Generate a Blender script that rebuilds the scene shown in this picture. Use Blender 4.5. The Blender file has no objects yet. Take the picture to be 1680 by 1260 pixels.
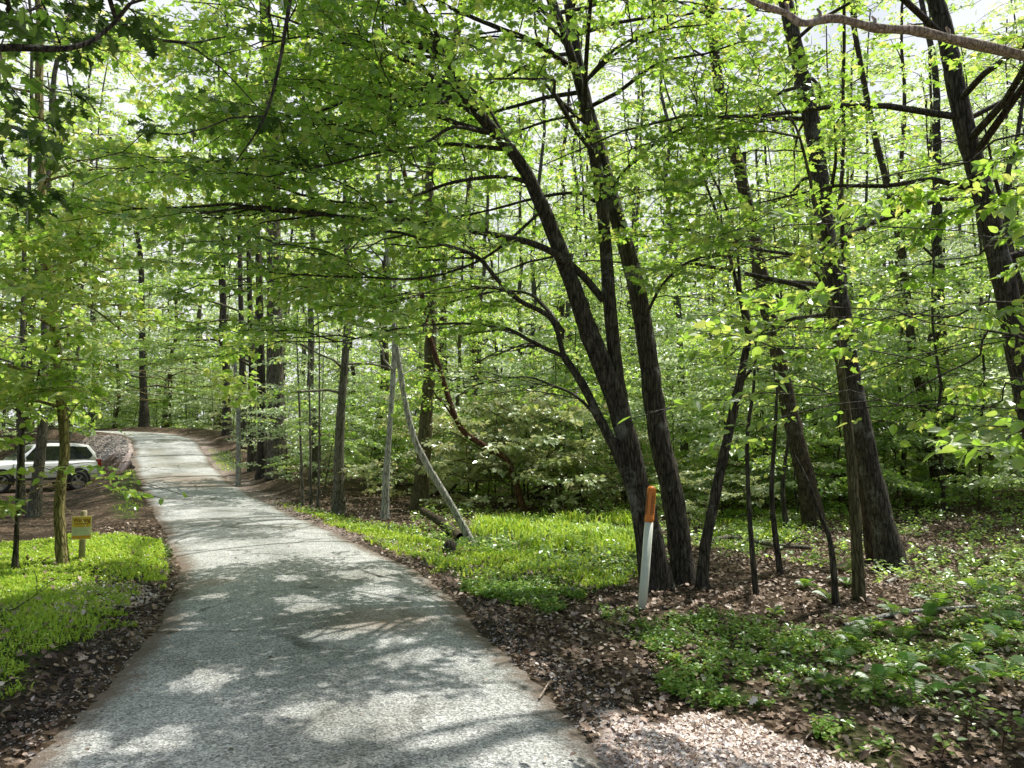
import bpy, bmesh, math, random
import numpy as np
from mathutils import Vector, Matrix

rng = np.random.default_rng(7)
random.seed(7)
scn = bpy.context.scene
COL = scn.collection
R = math.radians
PI = math.pi

# ------------------------------------------------------------------ camera
EYE = np.array((0.0, 0.0, 1.6))
PITCH = R(4.9)
FPX = 1222.0                      # focal length in pixels of the 1680 px wide photograph
FWD = np.array((0, math.cos(PITCH), math.sin(PITCH)))
UPV = np.array((0, -math.sin(PITCH), math.cos(PITCH)))
cd = bpy.data.cameras.new('camera')
cam = bpy.data.objects.new('camera', cd); COL.objects.link(cam)
cam.location = EYE
cam.rotation_euler = (PI/2 + PITCH, 0, 0)
cd.sensor_width = 36; cd.lens = 36*FPX/1680; cd.clip_end = 2000; cd.clip_start = 0.05
scn.camera = cam

def at(px, py, D):
    """world point seen along a photo direction at forward distance D"""
    d = FWD + UPV*((630-py)/FPX) + np.array(((px-840)/FPX, 0, 0))
    return EYE + d*(D/d[1])

def proj(P):
    Q = P - EYE
    f = Q @ FWD; f = np.where(f < .05, .05, f)
    return 840 + FPX*Q[:, 0]/f, 630 - FPX*(Q @ UPV)/f, f

# ------------------------------------------------------------------ light
SUN_EL, SUN_AZ = R(65), R(48)     # azimuth from +Y towards +X
SUN = np.array((math.sin(SUN_AZ)*math.cos(SUN_EL), math.cos(SUN_AZ)*math.cos(SUN_EL), math.sin(SUN_EL)))
w = bpy.data.worlds.new('World'); scn.world = w; w.use_nodes = True
nt = w.node_tree
sky = nt.nodes.new('ShaderNodeTexSky'); sky.sky_type = 'NISHITA'; sky.sun_disc = False
sky.sun_elevation = SUN_EL; sky.sun_rotation = SUN_AZ
sky.air_density = 1.4; sky.dust_density = 4.0; sky.ozone_density = 1.0
wtc = nt.nodes.new('ShaderNodeTexCoord'); wno = nt.nodes.new('ShaderNodeTexNoise')      # white cloud added over the clear sky for fill light and bright gaps
wno.inputs['Scale'].default_value = 3.2; wno.inputs['Detail'].default_value = 5; nt.links.new(wtc.outputs['Generated'], wno.inputs['Vector'])
wra = nt.nodes.new('ShaderNodeValToRGB'); wra.color_ramp.elements[0].position = .26; wra.color_ramp.elements[1].position = .50
wra.color_ramp.elements[1].color = (.85, .85, .85, 1); nt.links.new(wno.outputs[0], wra.inputs[0])
wmx = nt.nodes.new('ShaderNodeMix'); wmx.data_type = 'RGBA'; wsp = nt.nodes.new('ShaderNodeSeparateXYZ'); nt.links.new(wtc.outputs['Generated'], wsp.inputs[0])      # made-up cloud, kept ahead so less fill light comes from behind
wmr = nt.nodes.new('ShaderNodeMapRange'); wmr.inputs[1].default_value = -.1; wmr.inputs[2].default_value = .35; nt.links.new(wsp.outputs[1], wmr.inputs[0])
wmm = nt.nodes.new('ShaderNodeMath'); wmm.operation = 'MULTIPLY'; nt.links.new(wmr.outputs[0], wmm.inputs[0]); nt.links.new(wra.outputs[0], wmm.inputs[1])
nt.links.new(wmm.outputs[0], wmx.inputs[0]); nt.links.new(sky.outputs[0], wmx.inputs[6])
wmx.inputs[7].default_value = (9.6, 9.8, 10.1, 1)
nt.links.new(wmx.outputs[2], nt.nodes['Background'].inputs[0])
nt.nodes['Background'].inputs[1].default_value = 0.12
sd = bpy.data.lights.new('sun', 'SUN'); sd.energy = 5.0; sd.angle = R(0.53); sd.color = (1, .97, .90)
so = bpy.data.objects.new('sun', sd); COL.objects.link(so)
so.rotation_euler = Vector(SUN).to_track_quat('Z', 'Y').to_euler()
scn.view_settings.view_transform = 'Standard'; scn.view_settings.look = 'None'
scn.view_settings.exposure = 0; scn.view_settings.gamma = 1
cy = scn.cycles
cy.max_bounces = 6; cy.diffuse_bounces = 5; cy.glossy_bounces = 2; cy.transmission_bounces = 3
cy.transparent_max_bounces = 4; cy.sample_clamp_indirect = 4.0
cy.caustics_reflective = False; cy.caustics_refractive = False

# ------------------------------------------------------------------ materials
def newmat(name):
    m = bpy.data.materials.new(name); m.use_nodes = True
    t = m.node_tree; t.nodes.clear()
    out = t.nodes.new('ShaderNodeOutputMaterial')
    return m, t, out
def N(t, kind, **kw):
    n = t.nodes.new(kind)
    for k, v in kw.items():
        if k.startswith('i_'):
            n.inputs[k[2:].replace('_', ' ')].default_value = v
        else: setattr(n, k, v)
    return n
def L(t, a, b): t.links.new(a, b)
def ramp(t, stops, fac=None, interp='LINEAR'):
    r = t.nodes.new('ShaderNodeValToRGB'); cr = r.color_ramp; cr.interpolation = interp
    while len(cr.elements) < len(stops): cr.elements.new(.5)
    for e, (p, c) in zip(cr.elements, stops):
        e.position = p; e.color = (*c, 1)
    if fac is not None: L(t, fac, r.inputs[0])
    return r
def mixc(t, fac, a, b, mode='MIX'):
    m = t.nodes.new('ShaderNodeMix'); m.data_type = 'RGBA'; m.blend_type = mode
    for s, v in ((0, fac), (6, a), (7, b)):
        if hasattr(v, 'is_output'): L(t, v, m.inputs[s])
        elif s == 0: m.inputs[0].default_value = v
        else: m.inputs[s].default_value = (*v, 1)
    return m.outputs[2]
def noise(t, scale, detail=4, rough=.6, vec=None, dist=0):
    n = N(t, 'ShaderNodeTexNoise', i_Scale=scale, i_Detail=detail, i_Roughness=rough, i_Distortion=dist)
    if vec is not None: L(t, vec, n.inputs['Vector'])
    return n
def bump(t, h, strength, dist):
    b = N(t, 'ShaderNodeBump', i_Strength=strength, i_Distance=dist); L(t, h, b.inputs['Height']); return b.outputs[0]
def pos(t): return t.nodes.new('ShaderNodeNewGeometry').outputs['Position']

def simple(name, col, rough=.6, metal=0, var=.12, scale=30, coat=0, bmp=0):
    m, t, out = newmat(name)
    p = N(t, 'ShaderNodeBsdfPrincipled', i_Roughness=rough, i_Metallic=metal)
    tc = N(t, 'ShaderNodeTexCoord')
    n = noise(t, scale, 4, .6, tc.outputs['Object'])
    c = ramp(t, [(.3, tuple(x*(1-var) for x in col)), (.7, tuple(min(1, x*(1+var)) for x in col))], n.outputs[0])
    L(t, c.outputs[0], p.inputs['Base Color'])
    if coat: p.inputs['Coat Weight'].default_value = coat
    if bmp: L(t, bump(t, n.outputs[0], bmp, .01), p.inputs['Normal'])
    L(t, p.outputs[0], out.inputs[0]); return m

def leafmat(name, dark, mid, light, trans, tfac=.5, gloss=.085):
    """leaf: diffuse + translucent + a little sheen, tinted per leaf by the face attribute 'tint'"""
    m, t, out = newmat(name)
    a = N(t, 'ShaderNodeAttribute', attribute_name='tint')
    c = ramp(t, [(0, dark), (.5, mid), (1, light)], a.outputs['Fac'])
    oi = N(t, 'ShaderNodeObjectInfo')
    hs = N(t, 'ShaderNodeHueSaturation')
    mr = N(t, 'ShaderNodeMapRange'); mr.inputs['To Min'].default_value = .75; mr.inputs['To Max'].default_value = 1.25
    L(t, oi.outputs['Random'], mr.inputs[0]); L(t, mr.outputs[0], hs.inputs['Value'])
    L(t, c.outputs[0], hs.inputs['Color'])
    d = N(t, 'ShaderNodeBsdfDiffuse'); L(t, hs.outputs[0], d.inputs[0])
    tr = N(t, 'ShaderNodeBsdfTranslucent')
    tcol = ramp(t, [(0, tuple(x*.66 for x in trans)), (.55, trans), (1, (min(1, trans[0]*1.75), min(1, trans[1]*1.15), min(1, trans[2]*2.4)))], a.outputs['Fac'])
    L(t, tcol.outputs[0], tr.inputs[0])
    mx = N(t, 'ShaderNodeMixShader'); mx.inputs[0].default_value = tfac
    L(t, d.outputs[0], mx.inputs[1]); L(t, tr.outputs[0], mx.inputs[2])
    g = N(t, 'ShaderNodeBsdfGlossy', i_Roughness=.33)
    g.inputs[0].default_value = (.9, .95, .9, 1)
    fr = N(t, 'ShaderNodeLayerWeight', i_Blend=.12)
    ma = N(t, 'ShaderNodeMath', operation='MULTIPLY_ADD'); L(t, fr.outputs['Fresnel'], ma.inputs[0])
    ma.inputs[1].default_value = .35; ma.inputs[2].default_value = gloss
    mg = N(t, 'ShaderNodeMixShader'); L(t, ma.outputs[0], mg.inputs[0])
    L(t, mx.outputs[0], mg.inputs[1]); L(t, g.outputs[0], mg.inputs[2])
    L(t, mg.outputs[0], out.inputs[0]); return m

def barkmat(name, dark, light, lichen=(.42, .44, .38), lich=.25, vscale=5, bmp=.8):
    m, t, out = newmat(name)
    tc = N(t, 'ShaderNodeTexCoord')
    mp = N(t, 'ShaderNodeMapping'); mp.inputs['Scale'].default_value = (1, 1, .16)
    L(t, tc.outputs['Object'], mp.inputs[0])
    n1 = noise(t, vscale*7, 5, .65, mp.outputs[0], .4)
    v = N(t, 'ShaderNodeTexVoronoi', i_Scale=vscale*5.5); v.feature = 'DISTANCE_TO_EDGE'
    L(t, mp.outputs[0], v.inputs['Vector'])
    n2 = noise(t, 3.1, 5, .7, tc.outputs['Object'])
    n3 = noise(t, 40, 3, .6, tc.outputs['Object'])
    c = ramp(t, [(.32, dark), (.68, light)], n1.outputs[0])
    crack = ramp(t, [(.0, (.35, .35, .35)), (.14, (1, 1, 1))], v.outputs['Distance'])
    c2 = mixc(t, 1.0, c.outputs[0], crack.outputs[0], 'MULTIPLY')
    lm = ramp(t, [(.56, (0, 0, 0)), (.66, (1, 1, 1))], n2.outputs[0])
    lm2 = N(t, 'ShaderNodeMath', operation='MULTIPLY'); L(t, lm.outputs[0], lm2.inputs[0]); L(t, n3.outputs[0], lm2.inputs[1])
    lm3 = N(t, 'ShaderNodeMath', operation='MULTIPLY'); L(t, lm2.outputs[0], lm3.inputs[0]); lm3.inputs[1].default_value = lich*2
    c3 = mixc(t, lm3.outputs[0], c2, lichen)
    p = N(t, 'ShaderNodeBsdfPrincipled', i_Roughness=.9); p.inputs['Specular IOR Level'].default_value = .2
    L(t, c3, p.inputs['Base Color'])
    hh = N(t, 'ShaderNodeMath', operation='ADD'); L(t, n1.outputs[0], hh.inputs[0]); L(t, crack.outputs[0], hh.inputs[1])
    L(t, bump(t, hh.outputs[0], bmp, .015), p.inputs['Normal'])
    L(t, p.outputs[0], out.inputs[0]); return m

M = {}
M['maple_leaf'] = leafmat('maple_leaf', (.045, .11, .012), (.09, .19, .02), (.20, .36, .05), (.60, .98, .10), .62)
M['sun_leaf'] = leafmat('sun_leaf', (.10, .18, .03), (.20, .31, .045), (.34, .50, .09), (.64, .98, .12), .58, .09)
M['wood_leaf'] = leafmat('wood_leaf', (.055, .13, .02), (.12, .23, .035), (.28, .44, .09), (.66, 1.0, .15), .62)
M['far_leaf'] = leafmat('far_leaf', (.08, .16, .05), (.16, .27, .08), (.40, .54, .24), (.76, 1.0, .36), .62)  # distance haze painted in as a paler, bluer leaf colour
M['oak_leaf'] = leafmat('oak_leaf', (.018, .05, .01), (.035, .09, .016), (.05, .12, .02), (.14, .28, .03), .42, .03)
M['shrub_leaf'] = leafmat('shrub_leaf', (.14, .20, .08), (.26, .34, .14), (.44, .50, .26), (.66, .76, .22), .45, .1)
M['fern_leaf'] = leafmat('fern_leaf', (.03, .10, .012), (.06, .18, .02), (.12, .27, .03), (.34, .58, .05), .5, .03)
M['grass'] = leafmat('grass_blade', (.10, .25, .015), (.36, .57, .04), (.72, .86, .15), (.80, 1.0, .10), .45, .04)
M['weed'] = leafmat('weed_leaf', (.05, .15, .02), (.15, .33, .04), (.40, .56, .14), (.55, .80, .10), .45, .05)
M['bark_dark'] = barkmat('dark_maple_bark', (.026, .022, .017), (.165, .143, .112), (.40, .41, .35), .42)
M['bark_brown'] = barkmat('brown_bark', (.045, .035, .022), (.17, .135, .085), (.36, .34, .24), .3)
M['bark_grey'] = barkmat('grey_bark', (.10, .09, .07), (.27, .25, .19), (.52, .52, .44), .35)
M['bark_pale'] = barkmat('pale_bark', (.34, .33, .29), (.68, .66, .60), (.62, .62, .56), .5)
M['bark_olive'] = barkmat('olive_bark', (.09, .078, .04), (.24, .21, .115), (.36, .36, .2), .4)
M['bark_oak'] = barkmat('furrowed_oak_bark', (.07, .06, .045), (.36, .31, .24), (.4, .38, .3), .3, 4.0, 1.0)
M['bark_red'] = barkmat('red_brown_bark', (.06, .03, .018), (.20, .10, .06), (.4, .3, .22), .3)
M['dead_wood'] = barkmat('dead_wood', (.36, .27, .20), (.74, .61, .50), (.74, .66, .58), .4, 6, .4)
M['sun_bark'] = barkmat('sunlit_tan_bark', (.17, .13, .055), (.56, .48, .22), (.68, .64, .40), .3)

# ------------------------------------------------------------------ mesh + tagging helpers
def mesh_np(name, V, Fs, mat, parent=None, tint=None, smooth=False):
    me = bpy.data.meshes.new(name)
    V = np.asarray(V, np.float32)
    if not isinstance(Fs, list): Fs = [Fs]
    Fs = [np.asarray(f, np.int32) for f in Fs if len(f)]
    me.vertices.add(len(V)); me.vertices.foreach_set('co', V.ravel())
    loops = np.concatenate([f.ravel() for f in Fs])
    tot = np.concatenate([np.full(len(f), f.shape[1], np.int32) for f in Fs])
    st = np.concatenate([[0], np.cumsum(tot)[:-1]]).astype(np.int32)
    me.loops.add(len(loops)); me.loops.foreach_set('vertex_index', loops)
    me.polygons.add(len(tot)); me.polygons.foreach_set('loop_start', st); me.polygons.foreach_set('loop_total', tot)
    me.polygons.foreach_set('use_smooth', np.full(len(tot), bool(smooth)))
    if tint is not None:
        a = me.attributes.new('tint', 'FLOAT', 'FACE'); a.data.foreach_set('value', np.asarray(tint, np.float32))
    me.update(calc_edges=True); me.validate()
    me.materials.append(mat)
    o = bpy.data.objects.new(name, me); COL.objects.link(o)
    if parent is not None: o.parent = parent
    return o

def tag(o, label=None, cat=None, group=None, kind=None):
    if label: o['label'] = label
    if cat: o['category'] = cat
    if group: o['group'] = group
    if kind: o['kind'] = kind
    return o

def empty(name, loc, label=None, cat=None, group=None, rz=0):
    o = bpy.data.objects.new(name, None); COL.objects.link(o)
    o.empty_display_size = .2
    o.location = [float(v) for v in loc]; o.rotation_euler = (0, 0, rz)
    return tag(o, label, cat, group)

def bm_obj(name, bm, mat, parent=None, smooth=False):
    me = bpy.data.meshes.new(name); bmesh.ops.recalc_face_normals(bm, faces=bm.faces[:])
    bm.to_mesh(me); bm.free(); me.materials.append(mat)
    if smooth: me.polygons.foreach_set('use_smooth', [True]*len(me.polygons))
    o = bpy.data.objects.new(name, me); COL.objects.link(o)
    if parent is not None: o.parent = parent
    return o

def crom(P, n):
    """Catmull-Rom resample of control rows (any columns)"""
    P = np.asarray(P, float)
    if len(P) == 2:
        return P[0] + np.linspace(0, 1, n)[:, None]*(P[1]-P[0])
    Q = np.vstack([2*P[0]-P[1], P, 2*P[-1]-P[-2]])
    u = np.linspace(0, len(P)-1-1e-6, n); k = u.astype(int); f = (u-k)[:, None]
    a, b, c, d = Q[k], Q[k+1], Q[k+2], Q[k+3]
    return .5*((2*b)+(-a+c)*f+(2*a-5*b+4*c-d)*f*f+(-a+3*b-3*c+d)*f**3)

def tube(P, r, sides=8, rough=0.0, g=rng):
    """tube along a polyline; returns V, F(quads)"""
    P = np.asarray(P, float); r = np.asarray(r, float); n = len(P)
    T = np.gradient(P, axis=0); T /= np.linalg.norm(T, axis=1)[:, None]+1e-9
    ref = np.where(np.abs(T[:, 2:3]) > .9, np.array([[1., 0, 0]]), np.array([[0, 0, 1.]]))
    if np.ptp(ref[:, 2]) > 0: ref[:] = (0.577, .577, .577)
    A = np.cross(T, ref); A /= np.linalg.norm(A, axis=1)[:, None]+1e-9
    B = np.cross(T, A)
    th = np.linspace(0, 2*PI, sides, endpoint=False)
    rr = r[:, None]*np.ones(sides)
    if rough:
        lob = g.normal(0, 1, sides); rr = rr*(1+rough*lob[None, :]*.6+g.normal(0, rough*.5, (n, sides)))
    V = P[:, None, :] + rr[..., None]*(np.cos(th)[None, :, None]*A[:, None, :]+np.sin(th)[None, :, None]*B[:, None, :])
    i = np.arange(n-1)[:, None]*sides; j = np.arange(sides)[None, :]; j2 = (j+1) % sides
    F = np.stack([i+j, i+j2, i+sides+j2, i+sides+j], -1).reshape(-1, 4)
    return V.reshape(-1, 3), F

class Acc:
    """collects tubes into one mesh"""
    def __init__(s): s.V = []; s.F = []; s.n = 0
    def add(s, V, F):
        s.V.append(V); s.F.append(F+s.n); s.n += len(V)
    def tube(s, P, r, sides=6, rough=0): s.add(*tube(P, r, sides, rough))
    def build(s, name, mat, parent=None, smooth=True, origin=None):
        if not s.n: return None
        V = np.concatenate(s.V)
        if origin is not None: V = V-origin
        return mesh_np(name, V, np.concatenate(s.F), mat, parent, smooth=smooth)

# ------------------------------------------------------------------ terrain
RD = np.array([  # y, x centre, z
    (-12, .3, 0), (-4, -.45, 0), (0, -.72, 0), (3.86, -1.0, 0), (6, -1.52, .03), (8.1, -2.15, .10), (10.5, -3.25, .15),
    (15, -5.6, .2), (19, -7.7, .27), (23.6, -10.15, .45), (27, -12.0, .75), (30, -13.6, 1.1), (35, -16.2, 1.8), (39, -18.6, 2.2),
    (42.5, -22.2, 2.5), (45.5, -28, 2.62), (47, -36, 2.6), (47.5, -50, 2.5), (47, -80, 2.4)], float)
_rc = crom(RD, 900)
RPT = np.stack([_rc[:, 1], _rc[:, 0], _rc[:, 2]], 1)      # x, y, z
RTAN = np.gradient(RPT[:, :2], axis=0); RTAN /= np.linalg.norm(RTAN, axis=1)[:, None]
RHALF = np.interp(RPT[:, 1], [-12, 3, 6, 10, 24, 35, 48], [1.6, 1.55, 1.46, 1.36, 1.4, 1.5, 1.7])

def road_sd(x, y):
    """signed distance from the road centre (right positive), index of nearest sample"""
    x = np.atleast_1d(np.asarray(x, float)); y = np.atleast_1d(np.asarray(y, float))
    s = np.empty(len(x)); k = np.empty(len(x), int)
    for a in range(0, len(x), 20000):
        b = slice(a, a+20000)
        d2 = (x[b, None]-RPT[None, ::3, 0])**2+(y[b, None]-RPT[None, ::3, 1])**2
        kk = d2.argmin(1)*3; k[b] = kk
        dx, dy = x[b]-RPT[kk, 0], y[b]-RPT[kk, 1]
        side = np.sign(dx*RTAN[kk, 1]-dy*RTAN[kk, 0])
        s[b] = side*np.sqrt(dx*dx+dy*dy)
    return s, k
_ds = np.linalg.norm(np.gradient(RPT[:, :2], axis=0), axis=1); RSLOPE = np.gradient(RPT[:, 2])/_ds
def road_z(x, y, k):
    al = (x-RPT[k, 0])*RTAN[k, 0]+(y-RPT[k, 1])*RTAN[k, 1]
    return RPT[k, 2]+np.clip(al, -.6, .6)*RSLOPE[k]
def sst(a, b, x):
    t = np.clip((x-a)/(b-a), 0, 1); return t*t*(3-2*t)
def wob(x, y, sc, seed=0):
    return (np.sin(x*sc+1.3+seed)*np.cos(y*sc*1.17+seed*2.1)+.6*np.sin(x*sc*2.3+y*sc*1.9+seed)+.35*np.cos(x*sc*4.7-y*sc*4.1+seed*3))/1.95
def height(x, y, with_road=True):
    x = np.atleast_1d(np.asarray(x, float)); y = np.atleast_1d(np.asarray(y, float))
    s, k = road_sd(x, y); zr = road_z(x, y, k); hw = RHALF[k]
    d = np.abs(s)-hw
    # left: falls to the parking clearing; right: low bank then level forest floor
    farl = .06*zr + sst(34, 48, y)*(2.2)
    left = zr+(farl-zr)*sst(.25, 2.1, d) + .13*sst(.05, .7, d)*(1-sst(12, 16, y)) + .025*np.clip(d-6, 0, 30)*0
    farr = .28*zr + sst(36, 60, y)*1.2
    right = zr+(farr-zr)*sst(1.5, 9, d) + .28*sst(.2, 1.5, d)*sst(16, 22, y)*(1-sst(2.5, 6, d)) - .06*sst(.1, .8, d)*(1-sst(14, 18, y))
    right = right + np.clip(x-7, 0, 40)*.055*sst(6, 10, x)
    z = np.where(s < 0, left, right)
    bump_ = wob(x, y, .55)*.10 + wob(x, y, 1.7, 2)*.035 + wob(x, y, 5.3, 4)*.012
    z = z + bump_*sst(.1, 1.6, d)
    z = z - .05*(1-sst(-.25, .05, d))           # the bed under the road sheet
    return z
_h0 = height
PADC = (-17.0, 27.9); PADZ = -.04
def height(x, y, with_road=True):
    z = _h0(x, y); x = np.atleast_1d(np.asarray(x, float)); y = np.atleast_1d(np.asarray(y, float))
    h_ = np.array((-.657, -.756)); a_ = (x-PADC[0])*h_[0]+(y-PADC[1])*h_[1]; b_ = -(x-PADC[0])*h_[1]+(y-PADC[1])*h_[0]
    k_ = (1-sst(2.4, 3.4, np.abs(a_)))*(1-sst(1.4, 3.0, np.abs(b_)))
    return z*(1-k_)+PADZ*k_
def zat(x, y): return float(height(x, y)[0])
def gpt(px, py):
    """ground point seen at a photo position"""
    t = np.linspace(.05, .999, 4000)
    d = FWD + UPV*((630-py)/FPX) + np.array(((px-840)/FPX, 0, 0))
    D = 2.2/(1-t)-.5; D = D[D < 120]
    P = EYE[None]+d[None]*(D/d[1])[:, None]
    below = P[:, 2] < height(P[:, 0], P[:, 1])
    i = int(np.argmax(below)) if below.any() else len(P)-1
    p = P[i].copy(); p[2] = zat(p[0], p[1]); return p
def gpoly(pts): return np.array([gpt(*p)[:2] for p in pts])
def inpoly(poly, x, y):
    c = np.zeros(len(x), bool); n = len(poly)
    for i in range(n):
        x1, y1 = poly[i]; x2, y2 = poly[i-1]
        if y1 == y2: continue
        c ^= ((y1 > y) != (y2 > y)) & (x < (x2-x1)*(y-y1)/(y2-y1)+x1)
    return c

# cover regions (world polygons on the ground)
GRASS = [gpoly(p) for p in (
    [(-260, 1260), (-30, 1165), (60, 1112), (130, 1052), (195, 1000), (250, 962), (290, 925), (287, 900), (250, 886), (150, 880), (60, 886), (-40, 900), (-300, 960)],
    [(440, 822), (520, 850), (620, 893), (700, 930), (790, 968), (900, 975), (1000, 968), (1052, 940), (1060, 890), (1065, 850), (960, 850), (850, 852), (780, 858), (765, 880), (690, 870), (600, 858), (520, 838)],
    [(215, 850), (222, 800), (232, 770), (215, 770), (196, 800), (196, 850)],
    [(342, 755), (372, 775), (395, 770), (375, 740), (345, 738)],
    [(1165, 900), (1160, 845), (1240, 835), (1310, 850), (1310, 890), (1240, 905)])]
WEEDS = [gpoly(p) for p in (
    [(985, 1005), (1060, 1080), (1130, 1060), (1220, 1110), (1330, 1175), (1400, 1180), (1560, 1120), (1720, 1080), (1720, 1000), (1500, 1020), (1350, 1035), (1200, 1015), (1100, 1005)],
    [(1060, 1085), (1110, 1130), (1210, 1170), (1260, 1160), (1180, 1110), (1110, 1080)],
    [(1370, 1195), (1420, 1290), (1490, 1290), (1480, 1230), (1440, 1200)],
    [(760, 960), (830, 990), (900, 1010), (960, 990), (900, 965)],
    [(1500, 1010), (1800, 1120), (1800, 900), (1650, 900), (1520, 960)])]
GRAVEL = [gpoly(p) for p in (
    [(960, 1150), (1080, 1180), (1230, 1190), (1330, 1230), (1480, 1300), (1500, 1330), (900, 1330), (980, 1260)],
    [(110, 775), (200, 770), (230, 755), (222, 722), (150, 716), (120, 735)],
    [(60, 975), (240, 962), (265, 985), (130, 1010), (40, 1012)])]

def cover(x, y):
    g = np.zeros(len(x)); wv = np.zeros(len(x)); gr = np.zeros(len(x))
    jx = x+wob(x, y, 3.1, 1)*.12; jy = y+wob(x, y, 2.7, 5)*.16
    for p in GRASS: g[inpoly(p, jx, jy)] = 1
    for p in WEEDS: wv[inpoly(p, jx, jy)] = 1
    for p in GRAVEL: gr[inpoly(p, jx, jy)] = 1
    return g, wv, gr

# -------- ground sheet
def grid(xs, ys):
    X, Y = np.meshgrid(xs, ys); nx = len(xs)
    i = np.arange(len(ys)-1)[:, None]*nx; j = np.arange(nx-1)[None, :]
    F = np.stack([i+j, i+j+1, i+nx+j+1, i+nx+j], -1).reshape(-1, 4)
    return X.ravel(), Y.ravel(), F
def spaced(lo, hi, mid0, mid1, fine, coarse):
    a = list(np.arange(mid0, mid1, fine)); st = fine; v = mid1
    while v < hi: a.append(v); st = min(coarse, st*1.16); v += st
    a.append(hi); st = fine; v = mid0-fine
    while v > lo: a.insert(0, v); st = min(coarse, st*1.16); v -= st
    a.insert(0, lo); return np.array(a)
_xs = spaced(-400, 400, -7.5, 7.5, .07, 40); _ys = spaced(-60, 600, 1.5, 17, .08, 40)
_xs = np.concatenate([_xs[_xs < -42], np.arange(-42, -7.6, .3), _xs[_xs >= -7.5]]); _ys = np.concatenate([_ys[_ys < 17], np.arange(17, 54, .3), _ys[_ys > 54]])
gx, gy, gF = grid(_xs, _ys)
gz = height(gx, gy)
near = (np.abs(gx) < 9) & (gy < 18)
gz = gz + np.where(near, rng.normal(0, .006, len(gx)), 0)
m, t, out = newmat('forest_floor')
P_ = pos(t)
at_g = N(t, 'ShaderNodeAttribute', attribute_name='grass'); at_r = N(t, 'ShaderNodeAttribute', attribute_name='gravel')
n1 = noise(t, 24, 6, .75, P_); n2 = noise(t, 1.3, 4, .6, P_); n3 = noise(t, 90, 3, .7, P_)
v1 = N(t, 'ShaderNodeTexVoronoi', i_Scale=26.0); L(t, P_, v1.inputs['Vector'])
sep = N(t, 'ShaderNodeSeparateColor'); L(t, v1.outputs['Color'], sep.inputs[0])
lit = ramp(t, [(0, (.035, .025, .016)), (.4, (.10, .068, .042)), (.75, (.21, .15, .10)), (1, (.36, .27, .20))], sep.outputs[0])
soil = ramp(t, [(.35, (.022, .016, .010)), (.65, (.10, .07, .045))], n1.outputs[0])
litm = ramp(t, [(.38, (0, 0, 0)), (.58, (1, 1, 1))], n2.outputs[0])
c = mixc(t, litm.outputs[0], soil.outputs[0], lit.outputs[0])
gcol = ramp(t, [(.3, (.03, .07, .01)), (.7, (.08, .14, .02))], n1.outputs[0])
gm = N(t, 'ShaderNodeMath', operation='MULTIPLY'); L(t, at_g.outputs['Fac'], gm.inputs[0]); gm.inputs[1].default_value = .85
c = mixc(t, gm.outputs[0], c, gcol.outputs[0])
v2 = N(t, 'ShaderNodeTexVoronoi', i_Scale=42.0); L(t, P_, v2.inputs['Vector'])
sp2 = N(t, 'ShaderNodeSeparateColor'); L(t, v2.outputs['Color'], sp2.inputs[0])
grc = ramp(t, [(0, (.32, .22, .18)), (.5, (.62, .48, .42)), (1, (.86, .78, .74))], sp2.outputs[0])
c = mixc(t, at_r.outputs['Fac'], c, grc.outputs[0])
p = N(t, 'ShaderNodeBsdfPrincipled', i_Roughness=.95); p.inputs['Specular IOR Level'].default_value = .15
L(t, c, p.inputs['Base Color'])
hs = N(t, 'ShaderNodeMath', operation='ADD'); L(t, v1.outputs['Distance'], hs.inputs[0]); L(t, n3.outputs[0], hs.inputs[1])
L(t, bump(t, hs.outputs[0], .9, .03), p.inputs['Normal']); L(t, p.outputs[0], out.inputs[0])
M['ground'] = m
ground = mesh_np('ground', np.stack([gx, gy, gz], 1), gF, M['ground'], smooth=True)
g_, w_, r_ = cover(gx, gy)
sdg, kg = road_sd(gx, gy); dg = np.abs(sdg)-RHALF[kg]
tan_edge = (1-sst(.1, .55, np.abs(dg)+wob(gx, gy, 2.2, 3)*.25))*.55
r2 = np.maximum(r_, np.where(sdg > 0, tan_edge*sst(10, 14, gy), 0))
for nm, val in (('grass', np.maximum(g_, w_*.5)), ('gravel', r2)):
    a = ground.data.attributes.new(nm, 'FLOAT', 'POINT'); a.data.foreach_set('value', val.astype(np.float32))
tag(ground, kind='structure')

# -------- road sheet with a ragged edge
ks = [i for i in range(0, 900) if RPT[i, 1] > -11]
nxs = 25
V = []
for i in ks:
    nrm = np.array((RTAN[i, 1], -RTAN[i, 0])); hw = RHALF[i]
    yy = RPT[i, 1]
    eL = hw+.05*math.sin(yy*1.7)+.03*math.sin(yy*4.1+1)+rng.normal(0, .015)
    eR = hw+.05*math.sin(yy*1.4+2)+.03*math.sin(yy*3.7)+rng.normal(0, .015)
    for q in np.linspace(-1, 1, nxs):
        e = q*(eL if q < 0 else eR)
        pz = RPT[i, 2] + .03*(1-q*q) - .03*abs(q)**6
        V.append((RPT[i, 0]+nrm[0]*e, RPT[i, 1]+nrm[1]*e, pz))
V = np.array(V); rows = len(ks)
i = np.arange(rows-1)[:, None]*nxs; j = np.arange(nxs-1)[None, :]
F = np.stack([i+j, i+j+1, i+nxs+j+1, i+nxs+j], -1).reshape(-1, 4)
m, t, out = newmat('chip_seal_road')
P_ = pos(t)
v = N(t, "ShaderNodeTexVoronoi", i_Scale=85.0); L(t, P_, v.inputs['Vector'])
sc_ = N(t, 'ShaderNodeSeparateColor'); L(t, v.outputs['Color'], sc_.inputs[0])
n1 = noise(t, .8, 5, .65, P_); n2 = noise(t, 5.5, 5, .7, P_); n3 = noise(t, 160, 3, .7, P_)
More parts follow.
